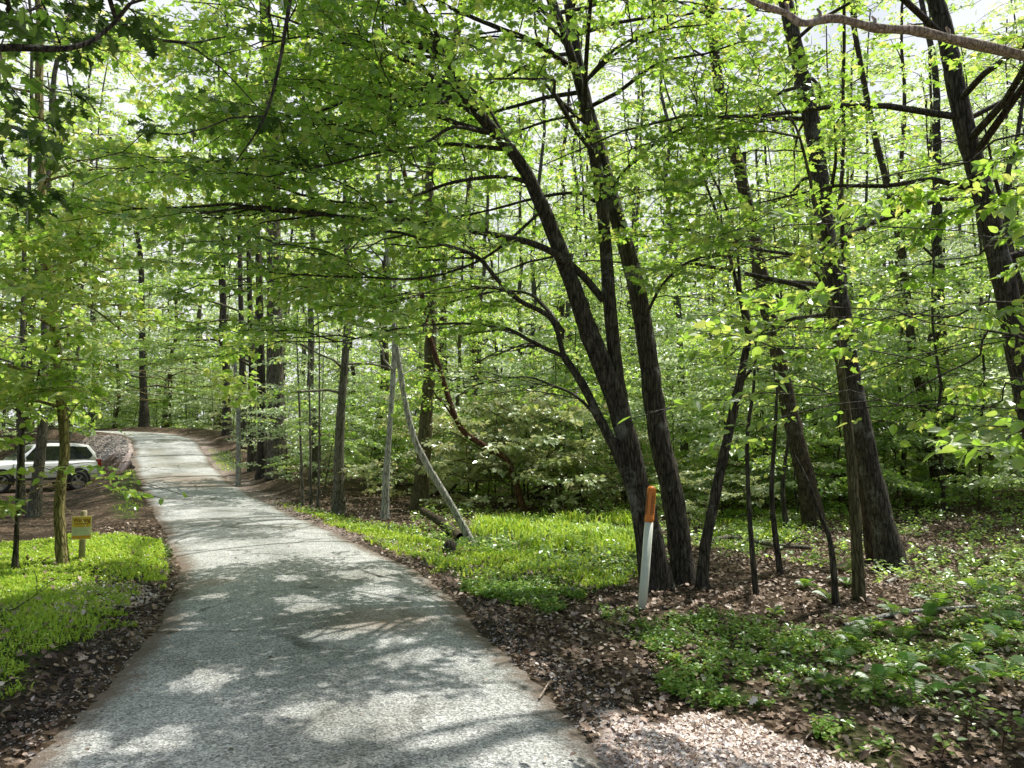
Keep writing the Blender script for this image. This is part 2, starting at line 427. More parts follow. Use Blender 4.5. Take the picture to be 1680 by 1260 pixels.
agg = ramp(t, [(0, (.22, .22, .21)), (.45, (.50, .50, .475)), (.8, (.70, .695, .67)), (1, (.92, .91, .89))], sc_.outputs[0])
patch = ramp(t, [(.32, (.72, .74, .72)), (.5, (.95, .96, .95)), (.68, (1.12, 1.12, 1.12))], n1.outputs[0])
c = mixc(t, 1, agg.outputs[0], patch.outputs[0], 'MULTIPLY')
mott = ramp(t, [(.3, (.80, .80, .80)), (.6, (1.05, 1.05, 1.05))], n2.outputs[0])
c = mixc(t, 1, c, mott.outputs[0], 'MULTIPLY')
ed = N(t, 'ShaderNodeAttribute', attribute_name='edge')
en = N(t, 'ShaderNodeMath', operation='MULTIPLY_ADD'); L(t, n2.outputs[0], en.inputs[0]); en.inputs[1].default_value = 1.1; en.inputs[2].default_value = -.55
ea = N(t, 'ShaderNodeMath', operation='ADD', use_clamp=True); L(t, ed.outputs['Fac'], ea.inputs[0]); L(t, en.outputs[0], ea.inputs[1])
er = ramp(t, [(.40, (0, 0, 0)), (.85, (.9, .9, .9))], ea.outputs[0])
tk = N(t, 'ShaderNodeAttribute', attribute_name='track'); tkn = N(t, 'ShaderNodeMath', operation='MULTIPLY'); L(t, tk.outputs['Fac'], tkn.inputs[0]); L(t, n2.outputs[0], tkn.inputs[1])
c = mixc(t, tkn.outputs[0], c, mixc(t, 1, c, (.62, .63, .60), 'MULTIPLY'))
dirt = ramp(t, [(.3, (.11, .08, .055)), (.7, (.27, .20, .15))], n3.outputs[0])
c = mixc(t, er.outputs[0], c, dirt.outputs[0])
rust = N(t, 'ShaderNodeAttribute', attribute_name='rust')
rm = N(t, 'ShaderNodeMath', operation='MULTIPLY'); L(t, rust.outputs['Fac'], rm.inputs[0]); L(t, n2.outputs[0], rm.inputs[1])
c = mixc(t, rm.outputs[0], c, (.27, .16, .08))
wn = noise(t, 1.1, 4, .6, P_)
wv_ = N(t, 'ShaderNodeVectorMath', operation='MULTIPLY_ADD'); L(t, wn.outputs['Color'], wv_.inputs[0]); wv_.inputs[1].default_value = (.9, .9, 0); L(t, P_, wv_.inputs[2])
cv_ = N(t, 'ShaderNodeTexVoronoi', i_Scale=.55); cv_.feature = 'DISTANCE_TO_EDGE'; L(t, wv_.outputs[0], cv_.inputs['Vector'])
ck = ramp(t, [(.0, (.35, .35, .34)), (.012, (.5, .5, .49)), (.02, (1, 1, 1))], cv_.outputs['Distance'])
ckm = ramp(t, [(.45, (0, 0, 0)), (.6, (1, 1, 1))], wn.outputs[0])
c = mixc(t, ckm.outputs[0], c, mixc(t, 1, c, ck.outputs[0], 'MULTIPLY'))
st = noise(t, .45, 3, .5, P_, .6); stm = ramp(t, [(.55, (1, 1, 1)), (.66, (.68, .66, .60))], st.outputs[0])
c = mixc(t, 1, c, stm.outputs[0], 'MULTIPLY')
p = N(t, 'ShaderNodeBsdfPrincipled', i_Roughness=.85); p.inputs['Specular IOR Level'].default_value = .3
L(t, c, p.inputs['Base Color'])
hh = N(t, 'ShaderNodeMath', operation='ADD'); L(t, v.outputs['Distance'], hh.inputs[0]); L(t, n3.outputs[0], hh.inputs[1])
L(t, bump(t, hh.outputs[0], .7, .012), p.inputs['Normal']); L(t, p.outputs[0], out.inputs[0])
M['road'] = m
road = mesh_np('road', V, F, m, smooth=True)
q = np.tile(np.linspace(-1, 1, nxs), rows)
edge = sst(.62, 1.02, np.abs(q))
if True:
    a = road.data.attributes.new('track', 'FLOAT', 'POINT'); a.data.foreach_set('value', (np.exp(-((np.abs(q)-.02)/.2)**2)+.8*sst(.66, .9, np.abs(q))).astype(np.float32))
a = road.data.attributes.new('edge', 'FLOAT', 'POINT'); a.data.foreach_set('value', edge.astype(np.float32))
ru = np.zeros(len(V))
for px, py, rad in ((640, 1030, .7), (300, 790, 2.2), (345, 965, .35), (330, 800, 1.8)):
    c0 = gpt(px, py); ru = np.maximum(ru, 1-sst(.2*rad, rad, np.hypot(V[:, 0]-c0[0], V[:, 1]-c0[1])))
a = road.data.attributes.new('rust', 'FLOAT', 'POINT'); a.data.foreach_set('value', ru.astype(np.float32))
tag(road, kind='structure')

# ------------------------------------------------------------------ leaves
LEAF = {  # half outlines (x, y) from base to tip along the midrib
 'maple': [(0, 0), (.30, -.02), (.46, .10), (.33, .26), (.60, .50), (.28, .54), (.22, .72), (0, 1)],
 'ovate': [(0, 0), (.24, .14), (.36, .42), (.25, .74), (0, 1.05)],
 'oak':   [(0, 0), (.12, .12), (.26, .16), (.14, .31), (.40, .44), (.17, .53), (.40, .72), (.13, .78), (0, 1)],
}
def leaf_template(kind):
    if kind == 'far':
        V = np.array([(0, 0, 0), (.36, .45, .06), (0, 1, -.05), (-.36, .45, .06)]); return V, [np.array([[0, 1, 2, 3]])]
    h = LEAF[kind]; n = len(h)
    Rt = [(x, y, .22*x-.12*y*y) for x, y in h]; Lt = [(-x, y, .22*x-.12*y*y) for x, y in h[1:-1]]
    V = np.array(Rt+Lt)
    f1 = list(range(n)); f2 = [0]+[n-1]+[n+k for k in range(n-3, -1, -1)]
    return V, [np.array([f1]), np.array([f2])]

def rotz(a):
    c, s = np.cos(a), np.sin(a); z = np.zeros_like(a); o = np.ones_like(a)
    return np.stack([np.stack([c, -s, z], -1), np.stack([s, c, z], -1), np.stack([z, z, o], -1)], -2)
def roty(a):
    c, s = np.cos(a), np.sin(a); z = np.zeros_like(a); o = np.ones_like(a)
    return np.stack([np.stack([c, z, s], -1), np.stack([z, o, z], -1), np.stack([-s, z, c], -1)], -2)
def rotx(a):
    c, s = np.cos(a), np.sin(a); z = np.zeros_like(a); o = np.ones_like(a)
    return np.stack([np.stack([o, z, z], -1), np.stack([z, c, -s], -1), np.stack([z, s, c], -1)], -2)

def make_spray(seed, nside=9, gap=.085, flat=.5):
    """one leafy twig of unit length along +X: leaf points, leaf frames, twig lines"""
    g = np.random.default_rng(seed)
    P, Y, tw = [], [], []
    xs = np.linspace(0, 1, 6); ys = .08*np.sin(xs*3+g.uniform(0, 6)); ys -= ys[0]; zs = -.10*xs**2+g.normal(0, .012, 6); zs[0] = 0
    ax = np.stack([xs, ys, zs], 1); tw.append(ax)
    f = lambda u: np.array([np.interp(u, xs, ax[:, c]) for c in range(3)])
    for k in range(nside):
        u = .12+.86*k/(nside-1)+g.uniform(-.03, .03); sgn = 1 if k % 2 else -1
        ln = (.16+.34*max(0.,1-u)**.7)*g.uniform(.7, 1.25); an = sgn*g.uniform(.6, 1.05)
        p0 = f(min(u, 1)); d = np.array((math.cos(an), math.sin(an), g.normal(-.06, .1)))
        tw.append(np.array([p0, p0+d*ln*.5+np.array((0, 0, .01)), p0+d*ln]))
        nl = max(2, int(ln/gap)+1)
        for q in range(nl):
            r_ = (q+.6)/nl; s2 = 1 if (q+k) % 2 else -1
            P.append(p0+d*ln*r_+g.normal(0, .012, 3)); Y.append(an+s2*g.uniform(.35, 1.1))
        P.append(p0+d*ln); Y.append(an+g.normal(0, .3))
    for u in np.linspace(.3, 1, 6):
        P.append(f(u)+g.normal(0, .01, 3)); Y.append(g.normal(0, .9))
    P = np.array(P); Y = np.array(Y); n = len(P)
    Fm = rotz(Y-PI/2) @ rotx(-g.normal(.25, .42, n)) @ roty(g.normal(0, flat, n))
    return P, Fm, tw
SPR = [make_spray(100+i) for i in range(8)]
SPR_SPARSE = [make_spray(200+i, 6, .13, .4) for i in range(6)]

# ---- places kept clear of leaves: lines of sight that the photo shows open, and sun gaps in the canopy
VIEW = [  # photo polygon, clear up to this distance, keep share
    ([(168, 745), (150, 715), (175, 650), (220, 610), (300, 600), (350, 650), (400, 740), (560, 850), (450, 860), (240, 850), (230, 790)], 46, .05),
    ([(100, 815), (165, 815), (165, 930), (100, 930)], 11.2, 0),
    ([(-10, 715), (160, 715), (165, 815), (-10, 815)], 28, .62),
    ([(1030, 770), (1100, 770), (1090, 1010), (1030, 1010)], 7.6, 0),
    ([(990, 560), (1080, 560), (1150, 960), (1040, 960)], 8.3, .04),
    ([(560, 700), (900, 700), (900, 900), (560, 900)], 13.5, .06),
    ([(-200, 860), (1900, 860), (1900, 1400), (-200, 1400)], 60, .03),
    ([(420, 560), (900, 560), (900, 860), (420, 860)], 12.5, .25),
    ([(1180, 620), (1500, 620), (1500, 960), (1180, 960)], 8.8, .25),
    ([(1225, -20), (1690, -20), (1690, 110), (1500, 85), (1300, 60)], 6.0, .15),
]
VIEW += [([(690, 535), (755, 700), (850, 790), (880, 750), (775, 665), (725, 540)], 16.5, .12), ([(260, -60), (620, -60), (620, 420), (260, 420)], 5.7, .10)]
VIEW = [(np.array(a, float), b, c) for a, b, c in VIEW]
SUNGAP = []   # (ground point, radius)
def sungap(px, py, r): SUNGAP.append((gpt(px, py), r))
for a in ((60, 910, 1.0), (140, 920, 1.1), (215, 905, 1.0), (20, 960, .8), (1250, 1215, .5), (1140, 1200, .42), (1370, 1235, .45), (1580, 1240, .3),
          (940, 866, 1.2), (820, 880, .9), (1030, 868, .9), (620, 810, 1.4), (430, 905, 1.0), (340, 925, .8), (560, 900, .7), (170, 738, 3), (190, 760, 2),
          (820, 1110, .45), (700, 1190, .38), (960, 1075, .28), (740, 950, .5), (900, 1240, .3), (480, 1190, .22), (540, 1060, .22),
          (640, 1175, .2), (100, 1240, .3), (260, 1235, .25), (790, 1230, .4), (300, 1040, .25), (345, 990, .2), (600, 950, .35), (840, 1165, .35), (1010, 1190, .35), (430, 1130, .12), (765, 872, 1.0), (720, 840, 1.0), (1500, 985, .5), (1640, 1000, .5), (1330, 900, .6), (1560, 880, .9), (1460, 905, .6), (1300, 1000, .35), (1200, 985, .4), (1110, 990, .3), (1420, 1075, .2), (1240, 1130, .25), (1290, 940, .6), (1600, 940, .8), (1380, 890, .9), (1620, 800, 1.5), (850, 760, 2.5), (860, 680, 2.5), (350, 745, 2), (300, 770, 2), (300, 720, 3)):
    sungap(*a)
SUNGAP = [(c_, r_*(.82 if c_[1] < 9 and c_[0] > -3.2 and c_[0] < .8 else 1)) for c_, r_ in SUNGAP]
SUNGAP += [(np.array((-17., 27.9, .9)), 2.0), (np.array((-15.6, 30.2, .8)), 1.2), (gpt(456, 781)+np.array((-.1, -.3, 1.5)), .8), (gpt(456, 781)+np.array((-.1, -.3, 3.2)), .8)]
for _u, _v, _D, _r in ((1300, 700, 14.3, .5), (1322, 790, 14.3, .5), (1270, 560, 14.3, .4), (1432, 790, 9.4, .3), (1405, 660, 9.4, .25), (1000, 300, 8.9, .3), (1020, 390, 8.9, .3), (975, 215, 8.9, .3),
        (850, 262, 8.1, .3), (800, 200, 8.1, .3), (905, 380, 8.3, .28), (1085, 740, 8.6, .22), (690, 780, 17, .6), (556, 780, 16, .5), (634, 780, 15, .5), (65, 760, 15, .7)):
    SUNGAP.append((at(_u, _v, _D), _r))
SUNGAP += [(at(133, 870, 10.6), .45)]
_pp = gpt(1053, 998)
for _h in (.25, .7, 1.15): SUNGAP.append((_pp+np.array((.03*_h, 0, _h)), .26))
for _u, _v in ((1680, 92), (1560, 64), (1440, 46), (1330, 36), (1250, 6)): SUNGAP.append((at(_u, _v, 4.85), .3))
for _u, _v in ((742, 832), (706, 772), (680, 720), (665, 660), (655, 600)): SUNGAP.append((at(_u, _v, 13.4), .8))
for _v in (720, 800, 880): SUNGAP.append((at(102, _v, 10.6), .55))
_gr = np.random.default_rng(31)
for _ in range(60):
    _i = int(_gr.choice(np.nonzero((RPT[:, 1] > 3.4) & (RPT[:, 1] < 24))[0])); _o = _gr.uniform(-1.5, 1.5)
    SUNGAP.append((np.array((RPT[_i, 0]+_o, RPT[_i, 1]+_gr.uniform(-.3, .3), RPT[_i, 2])), float(_gr.uniform(.07, .24)*(1+RPT[_i, 1]*.04))))
for _ in range(40):
    _x, _y = _gr.uniform(1, 9), _gr.uniform(4, 13)
    SUNGAP.append((np.array((_x, _y, zat(_x, _y))), float(_gr.uniform(.12, .4))))
def keep(P, g=rng, sun=True):
    u, v, f = proj(P)
    k = np.ones(len(P), bool); rnd = g.random(len(P))
    for poly, D, share in VIEW:
        s_ = inpoly(poly, u, v) & (P[:, 1] < D) & (P[:, 1] > 0)
        k &= ~(s_ & (rnd > share))
    k &= ~((np.linalg.norm(P-EYE, axis=1) < 1.9))
    if sun:
        for c, r in SUNGAP:
            Q = P-c; a = Q @ SUN
            dd = np.linalg.norm(Q-a[:, None]*SUN, axis=1)
            k &= ~((a > .35) & (dd < r*(1+.25*np.sin(a*7+c[0]*5))))
    return k

def spray_leaves(pos_, yaw, pitch, roll, scale, which=None, sprays=SPR, g=rng):
    """leaf points and frames of many twigs; twig lines too"""
    n = len(pos_); Rm = rotz(yaw) @ roty(-pitch) @ rotx(roll)
    idx = g.integers(0, len(sprays), n)
    PP, FF, TW = [], [], []
    for q in range(len(sprays)):
        s = np.nonzero(idx == q)[0]
        if not len(s): continue
        p, f, tw = sprays[q]
        PP.append((pos_[s][:, None, :]+np.einsum('mij,nj->mni', Rm[s], p)*scale[s][:, None, None]).reshape(-1, 3))
        FF.append(np.einsum('mij,njk->mnik', Rm[s], f).reshape(-1, 3, 3))
        for k in s: TW.append((pos_[k], Rm[k], scale[k], q))
    return np.concatenate(PP), np.concatenate(FF), TW

def leaf_mesh(name, P, Fm, size, kind, mat, parent=None, origin=None, g=rng, tintbias=0.0, tint=None):
    n = len(P); T, Fs = leaf_template(kind); m_ = len(T)
    sz = size*g.uniform(.55, 1.35, n)
    V = P[:, None, :]+np.einsum('nij,mj->nmi', Fm, T)*sz[:, None, None]
    if origin is not None: V = V-np.asarray(origin)
    off = (np.arange(n)*m_)[:, None]
    faces = [f[0][None, :]+off for f in Fs]
    if tint is None: tint = np.clip(g.beta(1.2, 1.2, n)+tintbias+.18*wob(P[:, 0], P[:, 2]*1.3+P[:, 1], 1.1), 0, 1)
    return mesh_np(name, V.reshape(-1, 3), faces, mat, parent, np.tile(tint, len(Fs)))

def twig_tubes(acc, TW, sprays, r=.005, side=True, keepmask=None):
    for (p0, Rm, sc, q) in TW:
        tw = sprays[q][2]
        lst = tw if side else tw[:1]
        for i_, l in enumerate(lst):
            W = p0+(l @ Rm.T)*sc
            rr = np.linspace(1, .35, len(W))*(r if i_ == 0 else r*.5)
            acc.tube(W, rr, 3)

def limb_path(p0, az, up, length, g, droop=.25, n=7, wig=.05):
    """a limb that leaves the trunk, rises and levels out"""
    u = np.linspace(0, 1, n); h = np.stack([np.cos(az)*u, np.sin(az)*u], 1)*length
    z = up*length*u - droop*length*u**2
    P = np.stack([h[:, 0], h[:, 1], z], 1); P[1:] += g.normal(0, wig*length*.35, (n-1, 3))*np.array((1, 1, .6))
    return p0+P

def sprays_on(limb, g, per_m=3.2, s=(.55, 1.0), start=.25, spread=.9, tip=True):
    """spray placements along a limb: pos, yaw, pitch, roll, scale"""
    seg = np.linalg.norm(np.diff(limb, axis=0), axis=1); Ltot = seg.sum()
    n = max(2, int(Ltot*(1-start)*per_m)); u = np.sort(g.uniform(start, 1, n)); u[-1] = 1
    cu = np.concatenate([[0], np.cumsum(seg)])/Ltot
    Pp = np.stack([np.interp(u, cu, limb[:, c]) for c in range(3)], 1)
    d = np.stack([np.interp(np.clip(u, .05, .95)+.05, cu, limb[:, c])-np.interp(np.clip(u, .05, .95)-.05, cu, limb[:, c]) for c in range(3)], 1)
    az = np.arctan2(d[:, 1], d[:, 0]); sg = np.where(np.arange(n) % 2, 1, -1)
    yaw = az+sg*g.uniform(.15, 1.15, n)*spread; yaw[-1] = az[-1]
    return Pp, yaw, g.normal(.02, .16, n), g.normal(0, .22, n), g.uniform(*s, n)

def cat(lst):
    return [np.concatenate([l[i] for l in lst]) for i in range(5)]

def radii(n, r0, r1, flare=0, k=1.0):
    u = np.linspace(0, 1, n); r = r0+(r1-r0)*u**k
    if flare: r = r*(1+1.4*flare*np.exp(-u*n*.45))
    return r

def auto_limbs(path, rad, g, n, h0, length, up=(.25, .7), droop=.3, azim=None, zmax=None):
    """limbs off a trunk path above height fraction h0"""
    out = []
    for k in range(n):
        u = h0+(1-h0)*(k+g.uniform(0, 1))/n; u = min(u, .985)
        i_ = u*(len(path)-1); a = int(i_); f = i_-a
        p0 = path[a]*(1-f)+path[min(a+1, len(path)-1)]*f
        az = g.uniform(0, 2*PI) if azim is None else azim(g)
        ln = length*(1-.55*((u-h0)/(1-h0))**1.5)*g.uniform(.6, 1.15)
        lp = limb_path(p0, az, g.uniform(*up), ln, g, droop)
        out.append((lp, min(rad[a]*.42, .009+.009*ln)))
    return out

# ------------------------------------------------------------------ trees built one by one from the photo
def stem(pts, D0, D1=None, n=None, ground=True):
    """control points (px, py[, D]) -> smooth world path"""
    D1 = D0 if D1 is None else D1
    W = []
    for i_, q in enumerate(pts):
        D = q[2] if len(q) > 2 else D0+(D1-D0)*i_/max(1, len(pts)-1)
        W.append(at(q[0], q[1], D))
    W = np.array(W)
    if ground:
        W[0, 2] = zat(W[0, 0], W[0, 1])-.06
    return crom(W, n or len(pts)*5)
def extend(path, H, lean=.35, g=rng, step=.7):
    d = path[-1]-path[-4]; d /= np.linalg.norm(d); d = d*lean+np.array((0, 0, 1))*(1-lean); d /= np.linalg.norm(d)
    ex = []; p = path[-1].copy()
    while p[2] < H:
        d = d+g.normal(0, .05, 3); d[2] = max(d[2], .6); d /= np.linalg.norm(d); p = p+d*step; ex.append(p.copy())
    return np.vstack([path, ex]) if ex else path

def tree(name, label, cat_, base, stems, bark, leaf=None, kind='ovate', size=.09, hand=(), auto=(), group=None, keepfn=keep,
         per_m=3.2, sc=(.55, 1.0), sprays=SPR, twig=True, seed=0, tintbias=0., stemname='trunk', sides=10, sub=0, crown_extra=None, start=.25, rough=.10):
    """stems: list of (path, radii); hand/auto: list of (path, r0) limbs. hand limbs become parts of their own"""
    g = np.random.default_rng(1000+seed)
    root = empty(name, base, label, cat_, group); b = np.asarray(base, float)
    tw = Acc()
    tw.tube(*stems[0], sides, rough)
    for P, r in stems[1:]:
        a = Acc(); a.tube(P, r, sides, rough); a.build(stemname, bark, root, origin=b)
    LPs, LFs = [], []
    def leafy(places, acc):
        LP, LF, TW = spray_leaves(*cat(places), sprays=sprays, g=g); k = keepfn(LP, g); LPs.append(LP[k]); LFs.append(LF[k])
        if twig:
            kk = keepfn(np.array([t_[0]+t_[1] @ np.array((.5, 0, 0))*t_[2] for t_ in TW]), g)
            twig_tubes(acc, [t_ for t_, q_ in zip(TW, kk) if q_], sprays, .0055)
    for P, r0 in hand:
        a = Acc(); a.tube(P, np.linspace(r0, r0*.22, len(P)), 6, .10); pl = [sprays_on(P, g, per_m, sc, start)]
        for k in range(sub):
            u = g.uniform(.15, .95); i_ = int(u*(len(P)-1)); d = P[min(i_+1, len(P)-1)]-P[max(i_-1, 0)]
            az = math.atan2(d[1], d[0])+g.choice((-1, 1))*g.uniform(.4, 1.3)
            lp = limb_path(P[i_], az, g.uniform(-.05, .3), g.uniform(.7, 1.9), g, .2)
            a.tube(lp, np.linspace(r0*.35, .004, len(lp)), 4); pl.append(sprays_on(lp, g, per_m, sc, .1))
        if leaf is not None: leafy(pl, a)
        a.build('branch', bark, root, origin=b)
    pl = []
    for P, r0 in auto:
        if keepfn is keep and not keep(P[2:], g).mean() > .6: continue
        tw.tube(P, np.linspace(r0, .005, len(P)), 5, .08); pl.append(sprays_on(P, g, per_m, sc, start))
    if leaf is not None and pl: leafy(pl, tw)
    if LPs: leaf_mesh('crown', np.concatenate(LPs), np.concatenate(LFs), size, kind, leaf, root, b, g, tintbias)
    tw.build(stemname, bark, root, origin=b)
    return root

g0 = np.random.default_rng(42)
def HL(pts, D0, D1, r): return (stem(pts, D0, D1, ground=False), r)

# ---- the big leaning maple clump
cb = gpt(1100, 962); Dm = cb[1]
A = stem([(1082, 965), (1066, 880), (1048, 800), (1012, 660), (965, 540), (930, 440), (890, 340), (850, 262), (790, 192), (740, 120), (700, 52), (655, -20)], Dm, Dm-.7, 60)
A = extend(A, 10.5, .7, g0)
B = stem([(1040, 770), (1030, 720), (1012, 620), (1000, 500), (987, 340), (965, 205), (938, 95), (903, -10)], Dm-.02, Dm-.2, 40, ground=False); B = extend(B, 12.5, .5, g0)
Cc = stem([(1122, 965), (1112, 880), (1100, 800), (1080, 715), (1064, 600), (1045, 475), (1016, 372), (985, 255), (962, 170), (945, 90), (930, -10)], Dm+.15, Dm+.5, 50); Cc = extend(Cc, 13, .4, g0)
Dd = stem([(1062, 930), (1045, 840), (1015, 750), (985, 690), (955, 630), (925, 585)], Dm-.1, Dm-.3, 24)
mpx = lambda w_, D=Dm: w_/2*D/FPX
hand = [
 HL([(925, 585), (905, 524), (852, 493), (819, 462), (786, 424), (748, 407), (700, 395), (640, 380), (560, 395), (470, 400)], Dm-.3, Dm-1.6, .035),
 HL([(925, 585), (895, 572), (871, 560), (833, 540), (786, 533), (738, 531), (650, 540), (560, 560), (480, 560)], Dm-.3, Dm-.6, .028),
 HL([(990, 492), (940, 438), (880, 402), (800, 384), (700, 365), (600, 360), (530, 352), (430, 340), (330, 350)], Dm-.1, Dm-2.2, .045),
 HL([(976, 330), (952, 317), (910, 319), (862, 329), (810, 343), (748, 355), (690, 355), (600, 345), (520, 320)], Dm-.1, Dm+1.4, .026),
 HL([(752, 148), (705, 138), (657, 140), (614, 138), (586, 157), (528, 181), (470, 195), (380, 210)], Dm-.5, Dm-1.7, .03),
 HL([(755, 168), (710, 169), (680, 178), (655, 196), (620, 215), (570, 235)], Dm-.5, Dm-2.4, .022),
 HL([(795, 218), (770, 211), (738, 210), (690, 238), (620, 250), (540, 270), (440, 290)], Dm-.4, Dm-2.4, .026),
 HL([(930, 106), (880, 71), (833, 52), (786, 33), (738, 12), (690, -15), (600, -60)], Dm-.1, Dm-1.5, .04),
 HL([(945, 190), (900, 198), (850, 215), (800, 232), (740, 240), (660, 262)], Dm-.1, Dm+1.6, .018),
 HL([(985, 690), (945, 650), (905, 632), (860, 618), (800, 628), (740, 640)], Dm-.2, Dm+.4, .022),
 HL([(925, 545), (890, 500), (860, 480), (800, 480), (720, 500), (640, 512), (540, 500)], Dm-.2, Dm+1.5, .024),
 HL([(870, 300), (820, 290), (740, 300), (650, 330), (540, 330), (420, 300), (300, 300)], Dm-.4, Dm-1.2, .028),
 HL([(720, 90), (660, 70), (590, 75), (500, 60), (420, 80)], Dm-.6, Dm-2.2, .026),
 HL([(1055, 530), (1085, 470), (1130, 430), (1190, 420), (1260, 440)], Dm+.2, Dm-1.2, .022),
 HL([(1000, 310), (1050, 255), (1110, 215), (1190, 190), (1280, 200)], Dm+.3, Dm-1.4, .026),
 HL([(955, 140), (1010, 80), (1080, 50), (1160, 40)], Dm+.4, Dm-.8, .026),
 HL([(890, 345), (800, 420), (700, 455), (600, 455), (480, 450), (380, 440)], Dm-.4, Dm-2.0, .02),
 HL([(850, 262), (780, 150), (700, 110), (600, 20)], Dm-.4, Dm+1.5, .02),
]
up_az = lambda g: g.normal(-PI*.42, .75)  # heading of unseen overhead limbs added to shade the road
left_az = lambda g: g.normal(PI*1.0, .8)
auto = auto_limbs(A[30:], radii(len(A)-30, .10, .04), g0, 16, .25, 3.2, (.1, .6), .25, left_az) + \
       auto_limbs(B[25:], radii(len(B)-25, .09, .04), g0, 20, .0, 3.0, (.1, .6), .3) + \
       auto_limbs(Cc[35:], radii(len(Cc)-35, .09, .04), g0, 24, .0, 3.0, (.1, .6), .3) + auto_limbs(Cc[50:], radii(len(Cc)-50, .07, .03), g0, 13, .0, 4.6, (.1, .5), .3, up_az) + auto_limbs(B[42:], radii(len(B)-42, .06, .03), g0, 9, .0, 4.4, (.1, .5), .3, up_az)
maple = tree('maple_tree', 'big dark leaning maple with three trunks from one base, right behind the white marker post', 'tree', cb,
     [(A, np.interp(np.arange(len(A)), [0, 3, 9, 18, 27, 42, 60, len(A)], [mpx(60), mpx(43), mpx(37), mpx(31), mpx(25), mpx(18), mpx(13), .03])), (B, np.interp(np.linspace(0, 1, len(B)), [0, .15, .5, 1], [mpx(30), mpx(26), mpx(21), .03])),
      (Cc, np.interp(np.arange(len(Cc)), [0, 3, 10, 20, 30, 40, 50, len(Cc)], [mpx(50), mpx(39), mpx(36), mpx(32), mpx(26), mpx(21), mpx(17), .03])), (Dd, radii(len(Dd), mpx(20), mpx(11), .2))],
     M['bark_dark'], M['maple_leaf'], 'maple', .064, hand, auto, seed=1, per_m=3.3, sub=7, stemname='stem', sides=12, start=.18)

# ---- right hand foreground trees
def rtree(name, label, pts, wid, D=None, D1=None, H=14, bark='bark_brown', n_auto=14, h0=.3, length=2.6, hand=(), group=None, leaf='maple_leaf', size=.062,
          kind='maple', seed=2, flare=.35, lean=.45, per_m=3.4, wtop=None, cat_='tree', extra_stems=(), over=None, sub=3, up=(.1, .6), azim=None, tintbias=0., start=.25):
    g = np.random.default_rng(500+seed)
    b = gpt(*pts[0][:2]) if D is None else at(pts[0][0], pts[0][1], D)
    b = np.array((b[0], b[1], zat(b[0], b[1]))); D = b[1]; D1 = D if D1 is None else D1
    P = stem(pts, D, D1); P = extend(P, H, lean, g) if H else P
    r0 = wid/2*D/FPX; r1 = (wtop/2*D/FPX if wtop else max(.012, r0*.3))
    r = radii(len(P), r0, r1, flare)
    al = auto_limbs(P, r, g, int(n_auto*.62), h0, length, up, .3, azim) if n_auto else []
    if over: al += auto_limbs(P, r, g, *over)  # extra limbs above the view, added to cast shade on the near road
    return tree(name, label, cat_, b, [(P, r)]+list(extra_stems), M[bark], M[leaf] if leaf else None, kind, size, hand, al, group, seed=seed, per_m=per_m, sub=sub, tintbias=tintbias, start=start), P

rtree('forest_tree', 'tall straight rough-barked tree right of the maple clump, thickest trunk on the right', [(1466, 935), (1446, 850), (1430, 780), (1400, 640), (1378, 500), (1355, 380), (1335, 220), (1310, 100), (1286, -10)], 35,
      H=16, wtop=20, bark='bark_dark', h0=.36, n_auto=52, length=4.0, seed=3, flare=.45)
D2 = gpt(1408, 985)[1]
rtree('forest_tree', 'slim olive trunk just left of the thick rough-barked tree, forking into dark upright limbs', [(1410, 985), (1404, 860), (1395, 740), (1385, 650), (1372, 560), (1352, 470)], 19, H=None, bark='bark_olive', h0=.5, n_auto=4, length=1.5, wtop=11, seed=4, flare=.15,
      hand=[HL([(1352, 470), (1335, 442), (1312, 425), (1285, 421), (1250, 430)], D2, D2-.4, .022),
            HL([(1352, 470), (1345, 400), (1330, 300), (1310, 220), (1292, 185), (1270, 150)], D2, D2+.2, .03),
            HL([(1312, 225), (1250, 215), (1190, 220)], D2+.1, D2-.3, .014)])
rtree('forest_tree', 'slender trunk standing close behind the slim olive trunk', [(1430, 922), (1418, 830), (1406, 720), (1395, 600), (1385, 470), (1380, 300)], 15, H=9, bark='bark_brown', n_auto=9, h0=.5, length=1.8, seed=5, flare=.2)
rtree('forest_tree', 'leaning brown tree with a sunlit stripe of bark, second row right of the maple', [(1337, 868), (1320, 780), (1296, 680), (1275, 580), (1258, 500), (1235, 385), (1213, 280), (1182, 160), (1162, 0)], 29, H=16, bark='bark_brown', n_auto=16, h0=.4, length=2.8, seed=6, wtop=14)
rtree('forest_tree', 'dark sharply leaning tree crossing behind the leaning brown tree', [(1395, 805), (1352, 720), (1310, 640), (1272, 565), (1245, 480), (1225, 350)], 22, H=11, bark='bark_dark', n_auto=8, h0=.5, length=2.2, seed=7)
D5 = gpt(1152, 962)[1]
rtree('forest_tree', 'thin dark tree curving right beside the maple clump and splitting into two wavy stems', [(1150, 965), (1160, 880), (1188, 745), (1213, 630), (1222, 585), (1228, 540), (1215, 480)], 17, H=None, bark='bark_dark', n_auto=4, h0=.5, length=1.4, wtop=9, seed=8, flare=.3,
      hand=[HL([(1226, 545), (1205, 450), (1190, 400), (1165, 320), (1130, 240), (1100, 170), (1080, 90)], D5, D5+.3, .026),
            HL([(1215, 480), (1208, 400), (1190, 335), (1160, 270), (1150, 235), (1140, 150)], D5, D5-.4, .022),
            HL([(1217, 625), (1238, 598), (1246, 560), (1270, 500)], D5, D5-.3, .016)])
